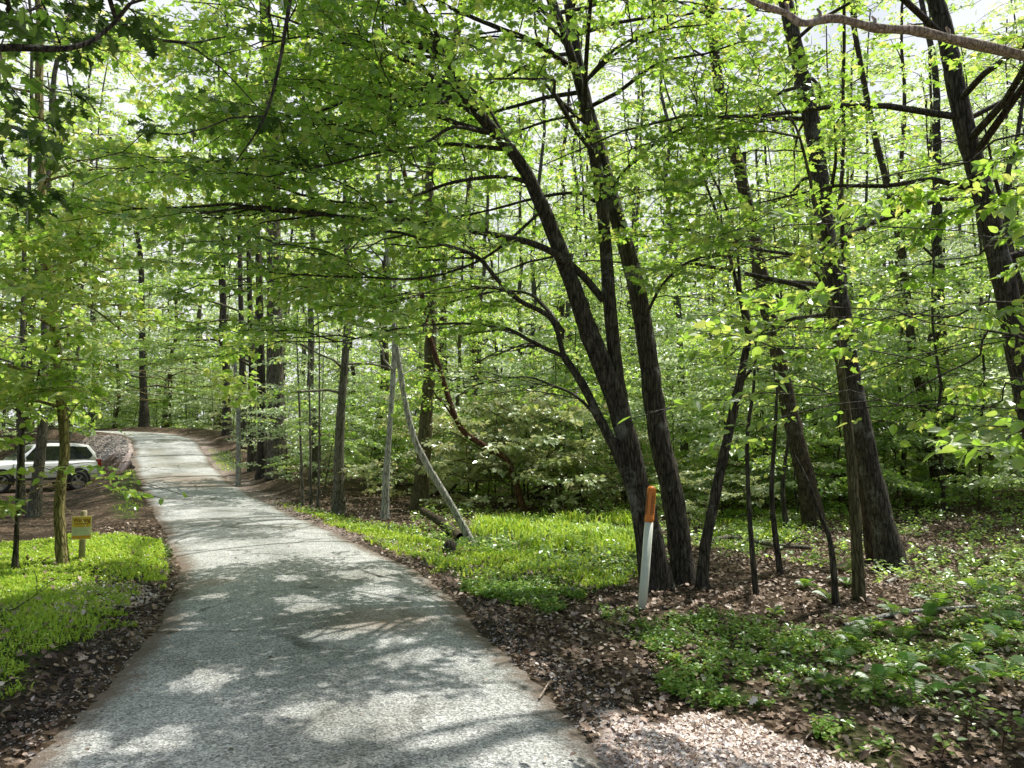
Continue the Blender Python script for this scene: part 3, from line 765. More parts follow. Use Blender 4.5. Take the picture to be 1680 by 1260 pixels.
for i_, (lab, pts, wd) in enumerate((
    ('thin dark sapling stem just right of the curving dark tree', [(1241, 975), (1230, 850), (1226, 720), (1236, 640), (1240, 560)], 9),
    ('thin dark upright sapling in the gap right of the maple clump, between two other stems', [(1281, 942), (1266, 820), (1272, 700), (1276, 600)], 10),
    ('short straight sapling stem beyond the fallen branch right of the maple clump', [(1292, 872), (1284, 800), (1293, 720), (1296, 640)], 9),
    ('crooked dead sapling stem kinked to the left, in front of the leaning brown tree', [(1372, 992), (1366, 920), (1360, 880), (1345, 845), (1325, 790), (1300, 740)], 11))):
    rtree('sapling', lab, pts, wd, H=None, bark='bark_dark', n_auto=5, h0=.55, length=1.0, seed=20+i_, flare=.2, cat_='sapling', leaf=None if i_ == 3 else 'maple_leaf')
rtree('forest_tree', 'dark thick tree at the far right edge, leaning in from outside the frame', [(1745, 905), (1720, 800), (1682, 640), (1655, 500), (1632, 400), (1608, 300), (1580, 200), (1552, 60), (1530, -10)], 44, D=8.2, H=15, wtop=22, bark='bark_dark', h0=.34, n_auto=64, length=4.4, seed=9, over=(22, .5, 6.6, (.1, .4), .3, lambda g: g.normal(-2.5, .38)))
rtree('forest_tree', 'grey trunk with a pale side limb in the middle distance on the right', [(1545, 800), (1520, 680), (1495, 560), (1480, 420), (1462, 330), (1430, 200), (1400, 40)], 19, D=19, H=18, bark='bark_brown', n_auto=14, h0=.35, length=3, seed=10, hand=[HL([(1590, 480), (1540, 430), (1490, 380), (1470, 350)], 19, 19, .05)], kind='ovate', leaf='wood_leaf', size=.11)
rtree('forest_tree', 'short dark twin-looking trunk low in the woods near the right edge', [(1568, 822), (1562, 740), (1548, 620), (1540, 480)], 27, D=21, H=15, bark='bark_dark', n_auto=14, h0=.3, length=3, seed=11, kind='ovate', leaf='wood_leaf', size=.11)
rtree('forest_tree', 'forked dark stem beside the thick tree at the far right edge', [(1760, 760), (1700, 560), (1660, 420), (1652, 300), (1668, 230), (1680, 150)], 14, D=9.6, H=10, bark='bark_dark', n_auto=8, h0=.4, length=2, seed=12,
      hand=[HL([(1650, 350), (1632, 290), (1622, 240), (1610, 180)], 9.6, 9.3, .03)])

# ---- trees along the right side of the road
rtree('oak_tree', 'massive rough-barked oak standing on the bank right of the far road', [(456, 782), (454, 700), (451, 620), (450, 500), (448, 350)], 32, H=22, bark='bark_oak', n_auto=26, h0=.22, length=4.2, seed=30, kind='ovate', leaf='wood_leaf', size=.12, lean=.1, wtop=16, flare=.35)
rtree('forest_tree', 'dark mossy trunk tight against the left side of the massive oak', [(431, 778), (430, 700), (428, 600), (425, 450)], 16, D=gpt(456, 782)[1]+.8, H=18, bark='bark_dark', n_auto=14, h0=.3, length=3, seed=31, kind='ovate', leaf='wood_leaf', size=.12, lean=.1)
rtree('forest_tree', 'mossy dark upright tree at the grass edge, first trunk right of the road curve', [(556, 842), (556, 760), (559, 680), (566, 590), (570, 480), (566, 330)], 16, H=13, bark='bark_grey', n_auto=34, h0=.35, length=3.0, seed=32, lean=.2)
rtree('forest_tree', 'slim pale grey trunk left of the leaning bare trunk', [(632, 852), (634, 780), (640, 700), (646, 600), (648, 480), (640, 300)], 12, H=13, bark='bark_pale', n_auto=30, h0=.4, length=2.8, seed=33, lean=.2)
rtree('forest_tree', 'straight olive-brown trunk behind the leaning bare trunk', [(688, 836), (694, 770), (699, 690), (705, 600), (708, 480), (704, 300)], 26, H=19, bark='bark_olive', n_auto=18, h0=.35, length=3.2, seed=34, lean=.2)
rtree('leaning_tree', 'bare pale grey trunk leaning left in a curve beside the grassy clearing', [(775, 888), (742, 832), (706, 772), (680, 720), (665, 660), (655, 600), (646, 540), (640, 470)], 12, H=7, bark='bark_pale', n_auto=6, h0=.7, length=1.8, seed=35, lean=.6, flare=.2, wtop=7)
rtree('leaning_tree', 'red-brown bent trunk arching out of the brush right of the olive-brown trunk', [(862, 805), (834, 760), (800, 735), (765, 712), (750, 690), (735, 650), (720, 600), (703, 545), (690, 470)], 11, D=16.8, H=9.0, bark='bark_red', n_auto=7, h0=.65, length=1.8, seed=36, lean=.5, wtop=8,
      hand=[HL([(748, 690), (732, 668), (715, 648), (705, 630)], 16.8, 16.6, .03)])
rtree('forest_tree', 'thin bare whitish dead pole on the right bank where the road bends', [(393, 738), (391, 680), (387, 620), (382, 560)], 7.5, D=23.5, H=None, bark='bark_pale', n_auto=0, leaf=None, seed=37, flare=.1, wtop=5)
for i_, (x_, D_) in enumerate(((497, 17.5), (510, 18), (522, 17.2))):
    b_ = at(x_, 800, D_)
    rtree('sapling', 'slim tan sapling stem in the small thicket beside the mossy tree at the grass edge', [(x_, 835), (x_-4+i_*3, 720), (x_+i_*6-10, 560)], 5, D=D_, H=4.5, bark='bark_grey', n_auto=7, h0=.35, length=1.3, seed=40+i_, cat_='sapling', group='thicket stems beside the mossy tree', lean=.2)

# ---- left side
DL = gpt(103, 922)[1]
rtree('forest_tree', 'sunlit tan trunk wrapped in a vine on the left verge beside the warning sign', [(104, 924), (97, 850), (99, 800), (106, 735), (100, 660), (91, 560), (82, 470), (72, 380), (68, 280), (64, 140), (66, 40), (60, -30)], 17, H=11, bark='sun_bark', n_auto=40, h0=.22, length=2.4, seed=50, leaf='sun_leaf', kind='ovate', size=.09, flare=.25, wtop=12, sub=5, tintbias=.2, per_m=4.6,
      hand=[HL([(86, 520), (120, 500), (150, 505), (190, 535), (215, 555)], DL, DL-.8, .016),
            HL([(92, 590), (130, 590), (170, 600), (205, 640)], DL, DL-.5, .014),
            HL([(104, 700), (130, 660), (165, 650), (190, 672)], DL, DL+.4, .014),
            HL([(80, 450), (120, 430), (160, 420), (200, 440)], DL, DL-.4, .014),
            HL([(72, 390), (30, 400), (-20, 420)], DL, DL-.6, .016),
            HL([(74, 370), (120, 350), (170, 350), (210, 370)], DL, DL+.4, .014),
            HL([(98, 640), (50, 640), (0, 660)], DL, DL-.9, .014),
            HL([(102, 800), (75, 795), (40, 815), (5, 830)], DL, DL-1.0, .010),
            HL([(68, 300), (110, 270), (170, 260), (220, 280)], DL, DL-.3, .014)])
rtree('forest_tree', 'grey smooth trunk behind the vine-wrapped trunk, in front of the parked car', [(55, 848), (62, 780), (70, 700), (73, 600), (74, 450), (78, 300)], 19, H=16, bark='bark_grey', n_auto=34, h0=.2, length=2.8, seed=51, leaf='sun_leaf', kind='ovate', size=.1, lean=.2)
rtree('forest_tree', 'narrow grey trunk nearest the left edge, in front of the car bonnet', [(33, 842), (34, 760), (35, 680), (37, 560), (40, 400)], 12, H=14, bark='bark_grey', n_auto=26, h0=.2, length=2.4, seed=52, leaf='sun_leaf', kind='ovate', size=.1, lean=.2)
DL3 = gpt(27, 930)[1]
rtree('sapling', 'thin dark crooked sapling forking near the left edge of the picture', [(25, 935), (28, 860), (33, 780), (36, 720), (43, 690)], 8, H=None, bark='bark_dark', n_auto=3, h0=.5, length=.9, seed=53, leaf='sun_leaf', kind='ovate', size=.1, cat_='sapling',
      hand=[HL([(43, 690), (30, 675), (0, 663), (-40, 650)], DL3, DL3-.4, .016), HL([(43, 690), (55, 655), (66, 600), (80, 555), (85, 480)], DL3, DL3+.2, .016), HL([(43, 690), (50, 620), (53, 560)], DL3, DL3, .01),
            HL([(34, 770), (60, 765), (95, 775), (125, 790)], DL3, DL3-.3, .007), HL([(34, 740), (10, 745), (-15, 760)], DL3, DL3-.3, .007), HL([(32, 800), (55, 815), (85, 830)], DL3, DL3-.5, .007)])
rtree('evergreen_tree', 'dark trunk of a tall tree beyond the far bend of the road', [(237, 706), (236, 660), (234, 600), (232, 450)], 15, D=49, H=22, bark='bark_dark', n_auto=26, h0=.18, length=4.5, seed=54, leaf='wood_leaf', kind='far', size=.2, lean=.05, per_m=2.2)

# ---- boughs that reach into the picture from trees just outside it
ob = np.array((-4.3, 1.4, zat(-4.3, 1.4)))
OP = crom(np.array([ob-(0, 0, .05), ob+(.05, .1, 2), ob+(.15, .2, 4), ob+(.3, .2, 7), ob+(.3, .4, 11)]), 24)
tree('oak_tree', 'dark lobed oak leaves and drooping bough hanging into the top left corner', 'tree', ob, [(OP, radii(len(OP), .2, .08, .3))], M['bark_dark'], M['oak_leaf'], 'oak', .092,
     [(crom(np.array([ob+(.12, .2, 3.1), at(-120, 85, 3.0), at(0, 78, 3.5), at(120, 78, 3.7), at(180, 45, 3.8), at(235, -20, 3.9)]), 22), .03),
      (crom(np.array([ob+(.15, .2, 3.7), at(-100, -60, 3.1), at(20, 20, 3.5), at(100, -10, 3.8)]), 16), .02),
      (crom(np.array([ob+(.15, .2, 3.9), at(50, -120, 3.6), at(200, 40, 4.2), at(300, 70, 4.4), at(370, 60, 4.6)]), 16), .022),
      (crom(np.array([ob+(.2, .3, 4.6), at(330, -160, 4.6), at(465, -40, 5), at(466, 60, 5.1), at(445, 160, 5.2), at(425, 210, 5.2), at(385, 268, 5.3)]), 26), .022),
      (crom(np.array([ob+(.1, .2, 2.9), at(-150, 160, 3.2), at(-30, 200, 3.7), at(15, 210, 3.8)]), 10), .012)],
     (), sprays=SPR_SPARSE, per_m=3.4, sc=(.28, .5), seed=60, sub=1, start=.45)
sb = np.array((5.6, 4.4, zat(5.6, 4.4)))
SP = crom(np.array([sb-(0, 0, .05), sb+(-.1, .1, 1), sb+(-.25, .1, 2), sb+(-.3, .2, 3.2), sb+(-.2, .3, 4.5)]), 18)
tree('sapling', 'broad-leaved sapling branches with sun-bleached leaves reaching in at the right edge', 'sapling', sb, [(SP, radii(len(SP), .04, .012))], M['bark_dark'], M['maple_leaf'], 'ovate', .072,
     [(crom(np.array([SP[4], at(1690, 560, 4.7), at(1600, 590, 5.0), at(1500, 640, 5.2), at(1445, 690, 5.3)]), 16), .012),
      (crom(np.array([SP[8], at(1700, 500, 4.8), at(1560, 520, 5.2), at(1480, 515, 5.4), at(1390, 545, 5.5)]), 16), .012),
      (crom(np.array([SP[3], at(1720, 650, 4.6), at(1640, 660, 4.9), at(1570, 700, 5.0)]), 12), .010),
      (crom(np.array([SP[10], at(1700, 390, 4.8), at(1600, 420, 5.2), at(1500, 430, 5.6)]), 12), .012),
      (crom(np.array([SP[13], at(1700, 220, 4.9), at(1580, 270, 5.4), at(1450, 290, 5.8)]), 12), .012)],
     (), seed=61, sub=4, per_m=3.4, sc=(.35, .65), start=.2)
# dead limb across the top right: its bare trunk stands just outside the frame
kb = np.array((6.4, 5.2, zat(6.4, 5.2)))
KP = crom(np.array([kb-(0, 0, .05), kb+(0, 0, 2), kb+(-.1, .05, 4), kb+(-.05, .1, 6.5)]), 18)
dead = empty('dead_tree', kb, 'bare pale tan dead limb slanting across the top right corner', 'dead tree')
a = Acc(); a.tube(KP, radii(len(KP), .16, .07, .3), 10, .1); a.build('trunk', M['dead_wood'], dead, origin=kb)
LB = crom(np.array([KP[10], at(1760, 120, 5.1), at(1680, 92, 5), at(1560, 64, 4.9), at(1500, 50, 4.85), at(1440, 46, 4.8), at(1370, 30, 4.75), at(1318, 38, 4.7), at(1290, 22, 4.7), at(1235, 2, 4.65), at(1150, -50, 4.6)]), 60)
a = Acc(); a.tube(LB, np.linspace(.042, .018, len(LB))*(1+.10*np.sin(np.arange(len(LB))*.9)), 10, .10)
for k_ in (18, 30, 38, 47):
    a.tube(np.array([LB[k_], LB[k_]+(.0, -.01, .05), LB[k_]+(-.02, -.01, .075)]), np.array((.018, .012, .006)), 6)
a.build('branch', M['dead_wood'], dead, origin=kb)

# ------------------------------------------------------------------ the woods behind
def variant_tree(seed, H, r0, h0, nl, ll, lsize, leaf, bark, per_m=1.4, sc=(.9, 1.5), kind='far', droop=.3, up=(.05, .6), tintbias=0., sides=8, lean=.05):
    """trunk and crown meshes of one background tree at the origin (meshes get shared by the copies)"""
    g = np.random.default_rng(seed)
    n = 14; u = np.linspace(0, 1, n)
    P = np.stack([lean*H*u**1.4+g.normal(0, .004*H, n), g.normal(0, .004*H, n), H*u], 1); P[0] = (0, 0, -.15)
    r = radii(n, r0*.72, r0*.18, .35)
    a = Acc(); a.tube(P, r, sides, .08)
    al = auto_limbs(P, r, g, nl, h0, ll, up, droop)
    pl = []
    for lp, rr in al:
        a.tube(lp, np.linspace(rr, .008, len(lp)), 4); pl.append(sprays_on(lp, g, per_m, sc, .25))
    S = cat(pl); LP, LF, TW = spray_leaves(*S, g=g)
    to = a.build('trunk', M[bark]); co = leaf_mesh('crown', LP, LF, lsize, kind, M[leaf], None, None, g, tintbias)
    for o in (to, co): bpy.data.objects.remove(o) if False else COL.objects.unlink(o)
    return to, co
def place_variant(var, name, loc, label, cat_, group, rz, s, sz=None):
    root = empty(name, loc, label, cat_, group, rz); root.scale = (s, s, (sz or 1)*s)
    for o in var:
        c = o.copy(); COL.objects.link(c); c.parent = root
    return root

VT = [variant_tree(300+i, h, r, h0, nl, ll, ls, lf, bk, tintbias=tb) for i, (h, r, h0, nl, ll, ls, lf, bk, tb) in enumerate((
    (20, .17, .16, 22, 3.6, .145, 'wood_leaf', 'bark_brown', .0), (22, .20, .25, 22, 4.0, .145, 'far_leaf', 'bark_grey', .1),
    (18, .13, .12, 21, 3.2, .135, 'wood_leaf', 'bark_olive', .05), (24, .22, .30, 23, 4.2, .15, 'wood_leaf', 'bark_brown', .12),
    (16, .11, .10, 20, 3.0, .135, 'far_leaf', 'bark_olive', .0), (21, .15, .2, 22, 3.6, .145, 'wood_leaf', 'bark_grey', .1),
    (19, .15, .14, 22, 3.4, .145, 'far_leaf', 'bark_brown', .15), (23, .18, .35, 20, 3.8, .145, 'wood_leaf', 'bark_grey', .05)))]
VS = [variant_tree(400+i, h, r, .12, nl, ll, .095, lf, bk, 3.0, (.55, 1.0), 'far', .2, (-.05, .35), tb, 5, ln) for i, (h, r, nl, ll, lf, bk, tb, ln) in enumerate((
    (4.5, .028, 16, 1.6, 'wood_leaf', 'bark_dark', .1, .1), (6, .035, 18, 1.9, 'wood_leaf', 'bark_brown', .0, .15), (3.2, .02, 13, 1.3, 'far_leaf', 'bark_brown', .15, .05),
    (7.5, .045, 22, 2.1, 'wood_leaf', 'bark_dark', .05, .12), (5.2, .03, 17, 1.7, 'far_leaf', 'bark_grey', .1, .2)))]
VB = [variant_tree(450+i, h, .014, .05, nl, ll, ls, lf, 'bark_brown', 3.4, (.35, .6), 'far', .15, (.1, .9), tb, 4, .1) for i, (h, nl, ll, ls, lf, tb) in enumerate((
    (1.6, 16, 1.1, .085, 'shrub_leaf', .1), (1.1, 14, .9, .075, 'shrub_leaf', .2), (2.1, 18, 1.2, .09, 'wood_leaf', .1), (.8, 12, .7, .07, 'wood_leaf', .0)))]

gb = np.random.default_rng(77)
def scatter(n, Dlo, Dhi, xw, mind, ok, pts=None):
    pts = [] if pts is None else pts; out = []
    tries = 0
    while len(out) < n and tries < n*120:
        tries += 1
        D = math.sqrt(gb.uniform(Dlo**2, Dhi**2)); x = gb.uniform(-xw, xw)*D
        if not ok(x, D): continue
        if any((x-a)**2+(D-b)**2 < mind**2 for a, b in pts): continue
        pts.append((x, D)); out.append((x, D))
    return out
def off_road(x, D, m_=1.2):
    s_, k_ = road_sd(x, D); return abs(s_[0])-RHALF[k_[0]] > m_
def px_of(x, D): return 840+FPX*x/D
SG = [(c, r) for c, r in SUNGAP if 5 < c[1] < 32 and r > .5]
def blocks_sun(x, D, H):
    for c, r in SG:
        q = np.array((x, D))-c[:2]; h = SUN[:2]/np.linalg.norm(SUN[:2]); a_ = q @ h; d_ = abs(q[0]*h[1]-q[1]*h[0])
        if -.5 < a_ < H/math.tan(SUN_EL)+1 and d_ < (2.4+r*.7 if r >= .9 else 1.4+r*.6): return True
    return False
def tree_ok(x, D):
    if blocks_sun(x, D, min(20, 4+.62*D)): return False
    if not off_road(x, D, 1.6): return False
    u = px_of(x, D)
    if 330 < u < 660 and D < 32 and gb.random() < .6: return False
    if u < 330 and D < 47 and x > -30:                 # view up the road and to the car clearing
        return (u < 20 and D > 34) or (u < 150 and D > 36)
    if 540 < u < 1080 and D < 17.5: return False        # grassy clearing
    if 440 < u < 900 and D < 19: return False
    if u > 1080 and D < 14.5: return False
    return True
taken = []
def slim_ok(x, D): return 1090 < px_of(x, D) < 1720 and tree_ok(x, D)
for x, D in scatter(16, 15, 30, .80, 1.3, slim_ok, taken):
    place_variant(VT[(2, 4, 5)[int(gb.integers(0, 3))]], 'forest_tree', (x, D, zat(x, D)), 'very slim young tree among the bigger trunks in the right half of the woods', 'tree', 'slim young trees on the right', gb.uniform(0, 6.28), gb.uniform(.55, .75), 1.0)
spots = scatter(36, 15, 27, .80, 1.8, tree_ok, taken) + scatter(68, 27, 45, .82, 2.0, tree_ok, taken) + scatter(62, 45, 80, .85, 2.6, tree_ok, taken)
def zone(x, D):
    u = px_of(x, D)
    if D > 47 and u < 460: return ('tree in the dark woods beyond the far bend of the road', 'trees beyond the far bend')
    if u < 330: return ('tree in the sunny woods behind the parked car', 'trees behind the parked car')
    if u < 640: return ('slender tree in the woods right of the road, behind the oak and the mossy tree', 'woods behind the oak')
    if u < 1090: return ('slender tree in the woods behind the grassy clearing, left of the maple clump', 'woods behind the clearing')
    if u < 1390: return ('slender straight tree deep in the woods right of the maple clump', 'woods right of the maple clump')
    return ('slender straight tree deep in the woods at the right side of the picture', 'woods at the right side')
for i_, (x, D) in enumerate(spots):
    lab, grp = zone(x, D); vi = int(gb.integers(0, len(VT))); s_ = gb.uniform(.8, 1.1)*min(1.05, (4+.62*D)/21)
    place_variant(VT[vi], 'forest_tree', (x, D, zat(x, D)), lab, 'tree', grp, gb.uniform(0, 6.28), s_)

for i_, (u, D, s_, lab) in enumerate(((-60, 38, 1.1, 'tall tree standing in the sunny woods behind the parked car'), (40, 42, 1.2, 'tall tree standing in the sunny woods behind the parked car'), (110, 45, 1.2, 'tall tree standing in the sunny woods behind the parked car'),
        (150, 53, 1.4, 'tall tree in the dark woods straight beyond the far bend of the road'), (190, 56, 1.45, 'tall tree in the dark woods straight beyond the far bend of the road'), (275, 54, 1.4, 'tall tree in the dark woods straight beyond the far bend of the road'), (320, 58, 1.5, 'tall tree in the dark woods straight beyond the far bend of the road'), (365, 50, 1.3, 'tall tree in the dark woods straight beyond the far bend of the road'))):
    x = (u-840)/FPX*D
    place_variant(VT[(1, 3, 6, 1, 4, 6, 1, 3)[i_]], 'forest_tree', (x, D, zat(x, D)), lab, 'tree', 'tall trees behind the car' if i_ < 3 else 'tall trees beyond the bend', i_*1.3, s_)
for i_, (u, D, seed_) in enumerate(((415, 27, 71), (400, 33, 72), (372, 38, 73))):
    rtree('forest_tree', ('tree on the right bank whose layered boughs hang over the middle of the road', 'second tree along the right bank reaching over the road, beyond the dead pole', 'farthest tree on the right bank, its boughs low over the road before the bend')[i_],
          [(u, 735), (u-2, 600), (u-6, 450), (u-8, 300)], 12, D=D, H=20, bark='bark_dark', n_auto=34, h0=.16, length=5.0, seed=seed_, kind='far', leaf=('wood_leaf', 'far_leaf', 'wood_leaf')[i_], size=.13, lean=.1, azim=lambda g: g.normal(PI, .9), up=(-.05, .35), per_m=2.6)
def sap_ok(x, D):
    if blocks_sun(x, D, 4): return False
    if not off_road(x, D, 1.0): return False
    u = px_of(x, D)
    if u < 345 and D < 47 and x > -30: return u < 60 and D > 32
    if 560 < u < 1080 and D < 16: return False
    if 440 < u < 620 and D < 18: return False
    if u > 1080 and D < 11.5: return False
    return True
sap = scatter(72, 11, 24, .80, .9, sap_ok) + scatter(95, 24, 48, .82, 1.0, sap_ok)
sap += [((u_-840)/FPX*D_, D_) for u_, D_ in zip(gb.uniform(60, 430, 46), gb.uniform(50, 68, 46)) if off_road((u_-840)/FPX*D_, D_, 1.5)]
for x, D in sap:
    lab, grp = zone(x, D); far_ = 'right of' in lab or 'at the right' in lab
    u = px_of(x, D)
    lab = {'trees beyond the far bend': 'leafy sapling under the trees beyond the far bend of the road', 'trees behind the parked car': 'leafy sapling among the trees behind the parked car',
           'woods behind the oak': 'leafy sapling in the understorey right of the road, behind the oak', 'woods behind the clearing': 'leafy sapling in the understorey behind the grassy clearing',
           'woods right of the maple clump': 'leafy sapling in the understorey right of the maple clump', 'woods at the right side': 'leafy sapling in the understorey at the right side of the picture'}[grp]
    place_variant(VS[int(gb.integers(0, len(VS)))], 'sapling', (x, D, zat(x, D)), lab, 'sapling', 'saplings, '+grp, gb.uniform(0, 6.28), gb.uniform(.75, 1.25)*(1.5 if D > 49 else 1))
def shrub_ok(x, D):
    if not off_road(x, D, .9): return False
    u = px_of(x, D)
    if u < 345 and D < 42 and x > -26: return False
    if 560 < u < 1080 and D < 17: return False
    if 440 < u < 620 and D < 19: return False
    if u > 1080 and D < 14: return False
    return True
for x, D in scatter(120, 13, 40, .8, .8, shrub_ok):
    grp = zone(x, D)[1]
    lab = {'trees beyond the far bend': 'low shrub by the road at its far bend', 'trees behind the parked car': 'low shrub under the trees behind the parked car',
           'woods behind the oak': 'low leafy shrub under the trees behind the oak', 'woods behind the clearing': 'low leafy shrub at the back edge of the grassy clearing',
           'woods right of the maple clump': 'low leafy shrub on the forest floor right of the maple clump', 'woods at the right side': 'low leafy shrub on the forest floor at the right side'}[grp]
    place_variant(VB[int(gb.integers(0, len(VB)))], 'shrub', (x, D, zat(x, D)), lab, 'shrub', 'shrubs, '+grp, gb.uniform(0, 6.28), gb.uniform(.7, 1.35))
# the pale sunlit bushes behind the clearing
for i_, (u, D, s_) in enumerate(((800, 17.8, 1.5), (840, 18.2, 1.8), (885, 17.6, 1.6), (860, 19.5, 2.3), (920, 19, 1.7), (955, 18.5, 1.3), (770, 19.5, 1.8))):
    x = (u-840)/FPX*D
    place_variant(VB[i_ % 2], 'shrub', (x, D, zat(x, D)), 'pale sunlit bush at the back of the grassy clearing behind the bent red-brown trunk', 'shrub', 'pale sunlit bushes', i_*1.7, s_)

# unbroken woods far off
n_ = 120000
th = gb.uniform(-1.15, 1.15, n_); rr = gb.uniform(78, 125, n_); hh = gb.beta(1.1, 1.6, n_)*46
clump = wob(th*30, hh*.35, 1.0, 3)+wob(th*75, hh*.8, 1., 6)*.7
kp = clump > -.75+hh/46*.8
th, rr, hh = th[kp], rr[kp], hh[kp]
X, Y = np.sin(th)*rr, np.cos(th)*rr
Pw = np.stack([X, Y, height(X, Y)+hh], 1); n_ = len(Pw)
Fm = rotz(gb.uniform(0, 6.28, n_)) @ rotx(gb.normal(0, .7, n_)) @ roty(gb.normal(0, .7, n_))
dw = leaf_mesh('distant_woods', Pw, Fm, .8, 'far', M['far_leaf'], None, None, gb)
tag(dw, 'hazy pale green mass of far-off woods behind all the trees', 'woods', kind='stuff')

# ------------------------------------------------------------------ ground cover (nobody could count it)
gc = np.random.default_rng(99)
def region_points(polys, n, jit=.34, g=gc):
    """random ground points inside world polygons, denser near the camera"""
    out = []
    for p in polys:
        lo, hi = p.min(0), p.max(0)
        c = lo+(hi-lo)*g.random((n*6, 2))
        k = inpoly(p, c[:, 0]+wob(c[:, 0], c[:, 1], 3.1, 1)*jit, c[:, 1]+wob(c[:, 0], c[:, 1], 2.7, 5)*jit)
        out.append(c[k])
    c = np.concatenate(out)
    pr = np.clip((6.5/np.maximum(c[:, 1], 2.2))**1.35, .08, 1); c = c[g.random(len(c)) < pr]
    s_, k_ = road_sd(c[:, 0], c[:, 1]); c = c[np.abs(s_)-RHALF[k_] > .04]
    return c if len(c) <= n else c[g.permutation(len(c))[:n]]
# grass: thin bent blades
areas = lambda polys: [abs(np.sum(p[:, 0]*np.roll(p[:, 1], 1)-p[:, 1]*np.roll(p[:, 0], 1)))/2 for p in polys]
allg = []
for pl_, n_ in zip(GRASS, (46000, 30000, 2500, 3000, 5000)):
    allg.append(region_points([pl_], n_))
gp = np.concatenate(allg)
gp_keep = sst(-.6, .6, wob(gp[:, 0], gp[:, 1], 1.15, 4)+.7*wob(gp[:, 0], gp[:, 1], 3.7, 9))
gp = gp[(gp[:, 0] < -2.5) & (gc.random(len(gp)) < .35+.65*gp_keep) | (gc.random(len(gp)) < gp_keep)]; n_ = len(gp)
gzv = height(gp[:, 0], gp[:, 1])
hgt = gc.uniform(.05, .13, n_)*(1+.5*wob(gp[:, 0], gp[:, 1], 1.9, 2))*np.clip(.75+gp[:, 1]*.03, .8, 1.5)
tall = inpoly(gpoly([(765, 890), (790, 850), (1060, 850), (1050, 905), (900, 912)]), gp[:, 0], gp[:, 1]); hgt = hgt*np.where(tall, 1.8, np.where(gp[:, 0] < -2.5, .6, .8))
yaw = gc.uniform(0, 6.28, n_); wd = gc.uniform(.004, .009, n_)*np.clip(gp[:, 1]/6, .9, 2.2); bend = gc.uniform(.2, .9, n_)
side = np.stack([np.cos(yaw), np.sin(yaw), 0*yaw], 1)*wd[:, None]; fw = np.stack([-np.sin(yaw), np.cos(yaw), 0*yaw], 1)
b0 = np.stack([gp[:, 0], gp[:, 1], gzv-.01], 1)
V = np.stack([b0-side, b0+side, b0+side*.8+fw*(bend*hgt*.25)[:, None]+np.array((0, 0, 1))*(hgt*.6)[:, None], b0-side*.8+fw*(bend*hgt*.25)[:, None]+np.array((0, 0, 1))*(hgt*.6)[:, None],
              b0+fw*(bend*hgt)[:, None]+np.array((0, 0, 1))*(hgt*(1-.3*bend))[:, None]], 1).reshape(-1, 3)
o5 = (np.arange(n_)*5)[:, None]
tn = np.clip(gc.beta(2, 2, n_)+.15*wob(gp[:, 0], gp[:, 1], 2.2), 0, 1)
go = mesh_np('grass', V, [np.array([[0, 1, 2, 3]])+o5, np.array([[3, 2, 4]])+o5], M['grass'], None, np.tile(tn, 2))
tag(go, 'bright green low grass on the verges and in the clearing', 'grass', kind='stuff')

# low leafy plants: a few leaves round a short stem
def plants(name, c, hlo, hhi, nl, size, mat, label, g=gc, kind='ovate'):
    n = len(c); z = height(c[:, 0], c[:, 1]); hh = g.uniform(hlo, hhi, n)
    LP, LF = [], []
    for k in range(nl):
        u = (k+1)/nl; a = g.uniform(0, 6.28, n)
        LP.append(np.stack([c[:, 0]+np.cos(a)*.012+g.normal(0, .02, n)*u, c[:, 1]+np.sin(a)*.012+g.normal(0, .02, n)*u, z+hh*(.25+.75*u*g.uniform(.7, 1, n))], 1))
        LF.append(rotz(a-PI/2) @ rotx(g.normal(.05, .35, n)) @ roty(g.normal(0, .3, n)))
    o = leaf_mesh(name, np.concatenate(LP), np.concatenate(LF), size, kind, mat, None, None, g)
    tag(o, label, 'ground cover', kind='stuff')
wp = np.concatenate([region_points([p_], n_, .55) for p_, n_ in zip(WEEDS, (2300, 500, 160, 700, 1100))])
pat = wob(wp[:, 0], wp[:, 1], 1.6, 3)+.7*wob(wp[:, 0], wp[:, 1], 4.4, 8)
wp = wp[gc.random(len(wp)) < sst(-.75, .55, pat)]
plants('ground_cover', wp, .02, .12, 8, .033, M['weed'], 'low green weeds and seedlings over the leaf litter at lower right')
lv = region_points(GRASS[:1], 3600)
plants('verge_weed_cover', lv, .01, .06, 4, .021, M['grass'], 'small-leaved green weeds mixed into the sunny grass of the left verge')
cv = region_points(GRASS[1:2], 3000); cv = cv[gc.random(len(cv)) < sst(-.5, .7, wob(cv[:, 0], cv[:, 1], 1.3, 6)+.6*wob(cv[:, 0], cv[:, 1], 3.3, 2))]
plants('clearing_weed_cover', cv, .03, .17, 6, .036, M['weed'], 'broader green weeds mixed into the grass strip and clearing right of the road')
# scattered seedlings deeper in the woods
c = np.stack([gc.uniform(-2, 16, 9000), gc.uniform(9, 26, 9000)], 1); s_, k_ = road_sd(c[:, 0], c[:, 1])
c = c[(s_-RHALF[k_] > 1.2) & (wob(c[:, 0], c[:, 1], .9, 7) > -.1) & (c[:, 0] < c[:, 1]*.75)][:4200]
plants('seedling_cover', c, .04, .30, 7, .06, M['wood_leaf'], 'scattered green seedlings over the floor of the woods')

